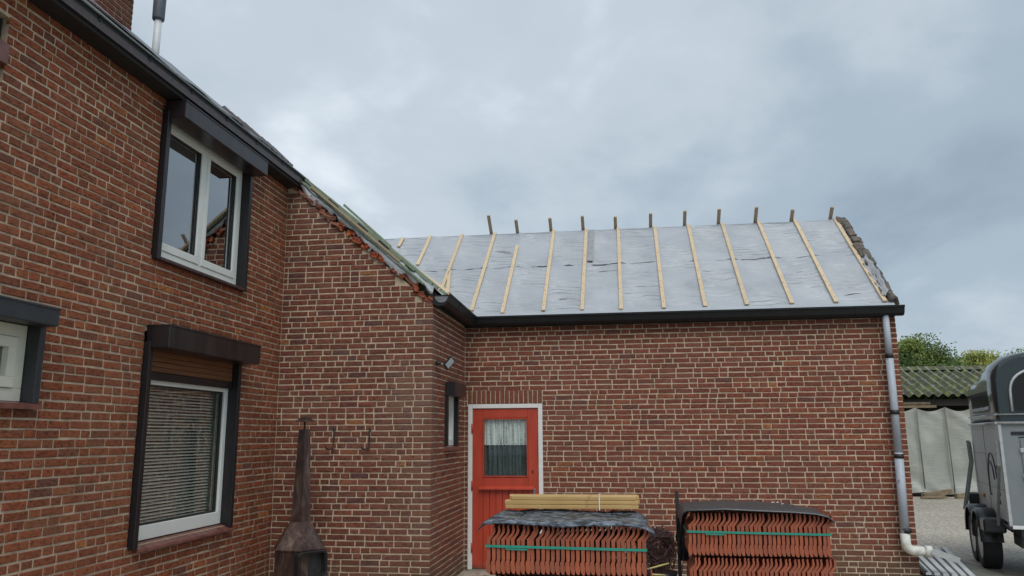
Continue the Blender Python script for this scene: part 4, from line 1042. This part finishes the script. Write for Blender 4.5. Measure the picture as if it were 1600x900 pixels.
# post behind the right stack
po = MB().box(.395, .425, -3.06, -3.03, 0.006, 1.205, .003); tag(po.build('steel_post', M['slate_box']), 'thin grey post sticking up behind the bitumen sheet', 'post')
# heather-like dry plant in a black tub between the stacks
pl = thing('dry_plant', (.235, -3.25, 0), 'dry dark brown twiggy plant in a black tub between the tile stacks', 'plant')
MB().tube([(.235, -3.25, .006), (.235, -3.25, .52), (.235, -3.25, .56), (.235, -3.25, .55)], [.10, .135, .145, .13], 18).build('tub', M['black_plastic'], pl, True)
mb = MB(); r = random.Random(12)
for k in range(1000):
    t_ = r.uniform(0, 2*math.pi); rad = .090+r.gauss(0, .026); p = np.array([.235+rad*math.cos(t_), -3.25+r.gauss(0, .05), .76+rad*1.15*math.sin(t_)])
    d = np.array([-math.sin(t_), r.gauss(0, .6), math.cos(t_)])+np.array([r.gauss(0, .5), 0, r.gauss(0, .5)]); d *= r.uniform(.02, .045)/np.linalg.norm(d)
    mb.tube([p-d, p+d*.2+np.array([r.gauss(0, .006), 0, r.gauss(0, .006)]), p+d], .0028, 4)
for k in range(150):
    p = np.array([.235+r.gauss(0, .05), -3.25+r.gauss(0, .05), .55]); mb.tube([p, p+np.array([r.gauss(0, .04), r.gauss(0, .03), r.uniform(.10, .26)])], .0028, 4)
mb.build('twigs', M['twig'], pl)
for i, (a, b_, lab) in enumerate((((.14, -3.48, .618), (.30, -3.40, .650), 'yellow bamboo stick lying across the tub, the upper one'), ((.15, -3.47, .572), (.26, -3.41, .560), 'yellow bamboo stick lying across the tub, the lower one'))):
    tag(MB().tube([a, b_], .007, 8).build('bamboo_stick', M['stick'], None, True), lab, 'stick', 'bamboo sticks by the plant tub')

# ================================================================== right hand side: yard
rp = thing('ribbed_panel', (3.8, .9, 0), 'ribbed pale metal panel lying on the ground at the wall corner', 'panel')
def pan(u, v, z=0):                                            # u across, v from far to near
    TLc, TRc, BRc, BLc = np.array([3.78, 2.05, 0]), np.array([4.30, 1.75, 0]), np.array([3.86, -.25, 0]), np.array([3.42, -.05, 0])
    p = (TLc*(1-u)+TRc*u)*(1-v)+(BLc*(1-u)+BRc*u)*v; p[2] = .06+z+.05*(1-v); return p
mb = MB(); mb.grid(np.array([[pan(u, v) for u in (0, .5, 1)] for v in (0, .5, 1)])); mb.grid(np.array([[pan(u, v, -.05) for u in (1, .5, 0)] for v in (0, .5, 1)])); mb.build('base', M['panel_grey'], rp)
for k in range(6): MB().bar(pan(.03+k*.185, 0, .015), pan(.03+k*.185, 1, .015), .055, .03).build('rib', M['panel_white'], rp)
MB().bar(pan(0, .55, .02), pan(-.02, 1, .02), .03, .05).build('edge_bar', M['black_plastic'], rp)
mb = MB(); mb.prism([(4.30, 1.67, .0), (3.90, .03, .0), (3.75, -2.2, 0), (4.5, -2.2, .0), (4.30, .39, .0)], (0, 0, .045)); tag(mb.build('kerb_strip', M['concrete_green']), 'damp greenish concrete strip beside the ribbed panel', None, None, 'structure')
# ---- horse trailer
TO = np.array([4.33, -.165, 0]); TU = np.array([.25, .968, 0]); TU /= np.linalg.norm(TU); TNv = np.array([TU[1], -TU[0], 0])
def T(a, b, z): return TO+TU*a+TNv*b+np.array([0, 0, z])
tr = thing('horse_trailer', TO, 'grey and dark green horse trailer parked in the yard', 'trailer')
TW_, TLn = 1.72, 2.20
def tbox(name, a0, a1, b0, b1, z0, z1, mat, parent=tr, c=.006):
    q = MB().box(a0, a1, b0, b1, z0, z1, c); v = [T(*p) for p in q.v]; return mesh_obj(name, v, [f[::-1] for f in q.f], mat, parent)
rr_ = lambda a: [T(a, b, z) for b, z in ((.05, .62), (0, .67), (0, 1.80), (TW_, 1.80), (TW_, .67), (TW_-.05, .62))]
tb = MB().loft([rr_(.035), rr_(TLn)]).build('body', M['trailer_grey_lit'], tr)
tbox('front_panel', .0, .034, .02, TW_-.02, .60, 1.795, M['trailer_face_shaded'])
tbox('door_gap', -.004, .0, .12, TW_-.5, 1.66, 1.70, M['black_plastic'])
dr = tbox('door', -.012, -.001, .20, TW_-.5, .70, 1.62, M['trailer_face_shaded'])
hd = MB(); hd.tube([T(-.03, .30, 1.16), T(-.03, .42, 1.16)], .015, 8); hd.build('handle', M['alu'], dr, True)
def top_ring(a, zc, zs, inset=0, n=20):
    pts = []
    for k in range(n+1):
        t_ = math.pi*k/n; cs, sn = math.cos(t_), math.sin(t_)
        pts.append(T(a, TW_/2-(TW_/2-inset)*math.copysign(abs(cs)**.55, cs), zs+(zc-zs)*abs(sn)**.62))
    return [T(a, inset, 1.80)]+pts+[T(a, TW_-inset, 1.80)]
sec = [(.0, 2.60, 2.18, .03), (.05, 2.64, 2.20, .0), (.5, 2.68, 2.22, 0), (.85, 2.66, 2.22, 0), (1.12, 2.57, 2.22, 0), (1.32, 2.47, 2.22, 0), (1.5, 2.44, 2.22, 0), (1.8, 2.46, 2.22, 0),
       (2.12, 2.44, 2.20, .0), (2.18, 2.41, 2.18, .01), (2.20, 2.36, 2.16, .02)]
top = MB().loft([top_ring(*s) for s in sec]).build('canopy', M['gelcoat'], tr, True)
for p in top.data.polygons:
    if len(p.vertices) > 6: p.use_smooth = False
mb = MB(); mb.tube([T(-.016, -.012, 1.80), T(-.016, TW_+.01, 1.80)], .017, 8); mb.tube([T(-.016, -.014, 1.80), T(TLn, -.014, 1.80)], .017, 8); mb.build('moulding', M['alu'], tr, True)
mb = MB(); mb.tube([T(-.010, -.008, 1.90), T(-.010, TW_+.01, 1.90)], .008, 8); mb.tube([T(-.010, -.010, 1.90), T(TLn, -.010, 1.90)], .010, 8); mb.build('moulding', M['alu'], tr, True)
# arched window in the end
wv = []
for k in range(25):
    t_ = math.pi*k/24; cs, sn = math.cos(t_), math.sin(t_); wv.append((TW_/2-.70*math.copysign(abs(cs)**.6, cs), 2.10+.36*abs(sn)**.7))
wv = [(TW_/2-.70, 1.93)]+wv+[(TW_/2+.70, 1.93)]
mb = MB(); mb.prism([T(-.006, b, z) for b, z in wv], TU*.02); wn = mb.build('window', M['black_plastic'], tr)
mb = MB(); mb.prism([T(-.010, TW_/2+(b-TW_/2)*.95, 1.95+(z-1.93)*.95) for b, z in wv], TU*.003); mb.build('pane', M['dark_pane'], wn)
MB().tube([T(-.012, b, z) for b, z in wv], .016, 8).build('surround', M['alu'], wn, True)
# wheels, fenders
for k, a in enumerate((1.08, 1.68)):
    wh = thing('wheel', T(a, -.1, .31), None, None); wh.parent = tr; wh.location = T(a, -.1, .31)-ORG[tr.name]; 
    def wr(r, b, n=28): return [T(a+r*math.cos(2*math.pi*j/n), b, .312+r*math.sin(2*math.pi*j/n)) for j in range(n)]
    MB().loft([wr(.19, -.175), wr(.285, -.190), wr(.308, -.172), wr(.312, -.12), wr(.312, -.04), wr(.308, .01), wr(.285, .02), wr(.19, .01)]).build('tyre', M['rubber'], wh, True)
    MB().loft([wr(.195, -.180), wr(.18, -.182), wr(.15, -.14), wr(.07, -.15), wr(.05, -.175), wr(.01, -.178)]).build('rim', M['rim'], wh, True)
    def fr_(r, b, n=16): return [T(a+r*math.cos(math.pi*j/(n-1)), b, .36+r*math.sin(math.pi*j/(n-1))) for j in range(n)]
    MB().loft([fr_(.34, -.215), fr_(.365, -.222), fr_(.385, -.20), fr_(.385, .03), fr_(.36, .03), fr_(.36, -.19)], False, False).build('mudguard', M['black_plastic'], tr, True)
tbox('skirt', .42, .72, -.21, .03, .50, .66, M['black_plastic'], tr, .02)
tbox('skirt', 1.34, 1.44, -.21, .03, .52, .70, M['black_plastic'], tr, .02)
for z in (1.02, 1.42): tbox('panel_seam', .04, TLn-.01, -.0035, -.0005, z, z+.006, M['steel_bar'], tr, 0)
tbox('panel_seam', 1.12, 1.126, -.0045, -.0005, .68, 1.78, M['steel_bar'], tr, 0)
for z in (.86, 1.16, 1.46): tbox('hinge', -.022, -.012, .19, .25, z, z+.05, M['alu'], dr, .003)
tbox('corner_trim', -.008, .03, -.006, .03, .62, 1.79, M['alu'], tr, .004)
for z in (1.64, .69): tbox('door_gap', -.0045, -.0012, .19, TW_-.5, z-.012, z, M['black_plastic'], tr, 0)
for z in (1.73, .645):
    for k in range(9): tbox('rivet', .06+.25*k, .074+.25*k, -.006, -.0005, z, z+.014, M['alu'], tr, .002)
tbox('chassis', -.02, TLn, .10, TW_-.1, .50, .60, M['black_plastic'])
tbox('floor_edge', -.03, TLn, -.02, TW_, .59, .63, M['black_plastic'])
tbox('rear_lamp_panel', TLn-.06, TLn+.02, -.12, .02, .55, .85, M['black_plastic'])
tbox('reflector', -.036, -.03, .02, .14, .60, .64, M['marking'], tr, .002)
MB().tube([T(.10, .5, .58), T(.10, .5, .33)], .022, 8).build('prop_stand', M['black_plastic'], tr, True)
tbox('prop_foot', .06, .14, .44, .56, .30, .33, M['black_plastic'])
tbox('stowage_box', .05, .5, .1, .62, .38, .50, M['black_plastic'])
for a, z in ((.55, .80), (1.55, .84)): tbox('marker_lamp', a, a+.07, -.022, -.001, z, z+.05, M['orange_lens'], tr, .004)
MB().bar(T(.03, -.03, 1.60), T(.03, -.035, 1.30), .035, .035, TU).build('strut', M['steel_bar'], tr)
MB().bar(T(.03, -.035, 1.30), T(.40, -.06, .60), .03, .03, TU).build('strut', M['steel_bar'], tr)
for da, z0_, z1_ in ((.02, 1.56, 1.28), (.16, 1.58, 1.30)):
    MB().bar(T(TLn-.04+da, -.04, z0_), T(TLn-.04+da, -.03, z1_), .04, .03, TU).build('strut', M['steel_bar'], tr)
    MB().bar(T(TLn-.04+da, -.03, z1_), T(TLn-.08+da, -.18, .62), .035, .03, TU).build('strut', M['steel_bar'], tr)
mb = MB()
for k, r_ in enumerate((.30, .22)):
    mb.tube([T(.75+r_*math.cos(t_)+.1*k, -.004, 1.05+1.3*r_*math.sin(t_)) for t_ in np.linspace(.15, 2.9, 14)], .010, 5)
mb.tube([T(1.05, -.004, 1.12), T(1.05, -.004, .95), T(.98, -.004, .92)], .012, 5)
for k in range(5): mb.tube([T(.40+.03*math.sin(k*2), -.004, 1.30-.1*k), T(.37+.03*math.sin(k*2), -.004, 1.24-.1*k)], .007, 5)
mb.build('side_decal', M['logo'], tr)
mb = MB()
for k in range(9): mb.bar(T(1.9-.16*k, -.003, 1.985+.004*(k % 3)), T(1.79-.16*k, -.003, 1.985+.004*(k % 2)), .012, .035)
mb.build('side_lettering', M['trailer_grey_lit'], tr)

# ---- shed
SE = (5.0, 14.2)
shed = thing('farm_shed', (9, 14, 0), 'low open farm shed with mossy corrugated roof behind the yard', 'shed')
xs = np.arange(SE[0], SE[1], .022); g_ = np.zeros((3, len(xs), 3)); 
for i, (y, z) in enumerate(((12.65, 2.70), (13.9, 3.17), (15.1, 3.62))): g_[i] = np.stack([xs, np.full(len(xs), y), z+.042*np.sin(xs*2*math.pi/.25)], 1)
sh1 = MB().grid(g_); lo_ = g_.copy(); lo_[:, :, 2] -= .008; sh1.grid(lo_[:, ::-1]); 
roofS = sh1.build('roof', M['moss_roof'], shed, True)
g_ = np.zeros((3, len(xs), 3))
for i, (y, z) in enumerate(((15.1, 3.62), (16.4, 3.14), (17.6, 2.70))): g_[i] = np.stack([xs, np.full(len(xs), y), z+.042*np.sin(xs*2*math.pi/.25)], 1)
MB().grid(g_).build('back_slope', M['moss_roof'], roofS, True)
MB().prism([(SE[0], 14.82, 3.55), (SE[0], 15.1, 3.69), (SE[0], 15.38, 3.57), (SE[0], 15.1, 3.66)], (SE[1]-SE[0], 0, 0)).build('ridge_cap', M['moss_roof'], roofS)
box_obj('beam', SE[0]+.1, SE[1]-.1, 12.86, 12.98, 2.42, 2.60, M['dark_wood'], shed)
for x in (5.2, 8.25, 11.2, 14.0): box_obj('post', x, x+.14, 12.99, 13.13, 0, 2.6, M['dark_wood'], shed)
mb = MB(); mb.box(SE[0]+.1, SE[1]-.1, 17.2, 17.4, 0, 2.7); mb.box(SE[0], SE[0]+.1, 12.9, 17.4, 0, 2.7); mb.box(SE[1]-.1, SE[1], 12.9, 17.4, 0, 2.7); mb.build('back_wall', M['dark_wood'], shed)
for k in range(2): box_obj('fascia_board', 6.9, 8.42-k*.15, 12.80, 12.84, 2.37+k*.09, 2.44+k*.09, M['timber_old'], shed)
# ---- tarpaulin
g_ = np.zeros((26, 150, 3)); rg = np.random.default_rng(6)
for i, z in enumerate(np.linspace(.10, 2.38, 26)):
    for j, x in enumerate(np.linspace(6.6, 11.0, 150)):
        sag = .11*abs(math.sin((x-7.86)*math.pi/.745))*((z-1.9)/.48)**2 if z > 1.9 else 0
        belly = .035*math.sin(x*11+z*6+2*math.sin(z*3))*math.sin(z*2.3+x)+.07*math.sin(x*2.9+z*1.3)+.03*math.sin(x*6.3-z*2.2)+.06*math.exp(-((z-.45)/.25)**2)*math.sin(x*4.4)
        ridge = .05*math.exp(-(((x-7.86+.3725) % .745-.3725)/.04)**2)
        g_[i, j] = (x, 12.78+belly*.55-ridge-.07*math.exp(-((z-.1)/.22)**2), z-sag+(.03*math.sin(x*5) if i == 0 else 0))
tp = MB().grid(g_).build('tarpaulin', M['tarp'], None, True); tag(tp, 'dirty white tarpaulin hanging in front of the shed', 'tarpaulin')
for x in (7.86, 8.60, 9.35, 10.1): 
    mb = MB(); mb.tube([(x, 12.71, 2.36), (x+.01, 12.70, 1.2), (x, 12.65, .12)], .014, 6); mb.build('seam', M['concrete_green'], tp, True)
for i, (x0, x1, y0, y1, z, lab) in enumerate(((7.60, 8.36, 12.10, 12.30, .05, 'weathered wooden beam at the tarpaulin foot, the left one'), (8.40, 10.0, 12.10, 12.42, .05, 'weathered wooden beam at the tarpaulin foot, beside the trailer'), (7.5, 8.1, 11.95, 11.98, .02, 'short scrap of wood lying before the tarpaulin beams'))):
    hh = .12 if i < 2 else .04
    mb = MB().bar((x0, y0, z+.02), (x1, y1, z+.03+(.1 if i == 0 else .02)), .14, hh); tag(mb.build('wooden_beam', M['timber_old']), lab, 'beam', 'old beams on the yard')

# ---- trees behind the shed
def tree(x, y, h, rad, seed, tones, label, sparse=1.0, cluster=34, rootz=0):
    r = np.random.default_rng(seed); t_ = thing('tree', (x, y, 0), label, 'tree', 'trees behind the shed')
    mb = MB(); th = h*.45; mb.tube([(x, y, 0), (x+.05, y, th*.5), (x-.05, y, th), (x+.1, y, h*.8)], [.16, .13, .10, .04], 8)
    tips = []
    for k in range(cluster):
        a = r.uniform(0, 2*math.pi); el = r.uniform(-.15, 1)
        q = np.array([x+rad*math.cos(a)*math.sqrt(max(.05, 1-el*el*.8))*r.uniform(.45, 1.05), y+rad*.8*math.sin(a)*math.sqrt(max(.05, 1-el*el*.8))*r.uniform(.4, 1), h*.58+el*h*.40])
        tips.append(q); b0 = np.array([x, y, h*r.uniform(.3, .6)]); mid = (b0+q)/2+np.array([0, 0, -.1*h*.3]); mb.tube([b0, mid, q], [.05, .03, .010], 5)
    mb.build('trunk', M['bark'], t_)
    V = []; F = []; C = []; k0 = 0
    for q in tips:
        n = int(900*sparse); sg = rad*r.uniform(.09, .22); base = np.array(tones[r.integers(len(tones))])*r.uniform(.8, 1.2)
        p = q+np.clip(r.normal(0, 1, (n, 3)), -1.9, 1.9)*np.array([sg, sg, sg*.75]); 
        d = r.normal(0, 1, (n, 3)); d /= np.linalg.norm(d, axis=1)[:, None]; e = np.cross(d, r.normal(0, 1, (n, 3))); e /= np.linalg.norm(e, axis=1)[:, None]
        L = r.uniform(.035, .075, n)[:, None]
        vv = np.stack([p-d*L, p+e*L*.5, p+d*L, p-e*L*.5], 1).reshape(-1, 3); V.append(vv)
        F += [(k0+4*i, k0+4*i+1, k0+4*i+2, k0+4*i+3) for i in range(n)]; k0 += 4*n
        C.append(np.repeat(base[None]*r.uniform(.75, 1.25, (n, 1)), 4, 0))
    o = mesh_obj('crown', np.concatenate(V), F, M['leaf'], t_); set_tone(o.data, np.concatenate(C)); o['kind'] = 'stuff'
    return t_
G1 = [(.17, .25, .07), (.12, .19, .06), (.28, .35, .10)]; G2 = [(.33, .37, .10), (.22, .27, .06), (.40, .42, .12)]; G3 = [(.08, .13, .06), (.10, .16, .07)]
tree(12.0, 24, 5.4, 1.7, 21, G1, 'tall bushy green tree beside the wing corner, tallest behind the shed', 1.1, 34)
tree(14.9, 25.5, 4.9, 1.8, 22, G2, 'bright yellow green tree next right of the tallest one', 1, 30)
tree(17.3, 24.5, 4.9, 1.5, 23, G3, 'low dark green tree in the dip of the treeline', .8, 20)
tree(18.9, 27, 5.5, 1.6, 24, G1, 'thin airy tree with sparse twigs above the shed ridge', .28, 24)
tree(20.2, 25.5, 5.6, 1.8, 25, G2, 'bright green tree above the left part of the trailer', .9)
tree(23.6, 26, 5.6, 2.1, 26, G2, 'yellow green tree above the trailer canopy', .9)
tree(14.0, 29, 4.9, 2.0, 27, G1, 'dull green tree standing behind the front trees', .9)
tree(18.0, 30, 5.1, 2.4, 28, G1, 'dull low green tree far behind the sparse tree', .8)
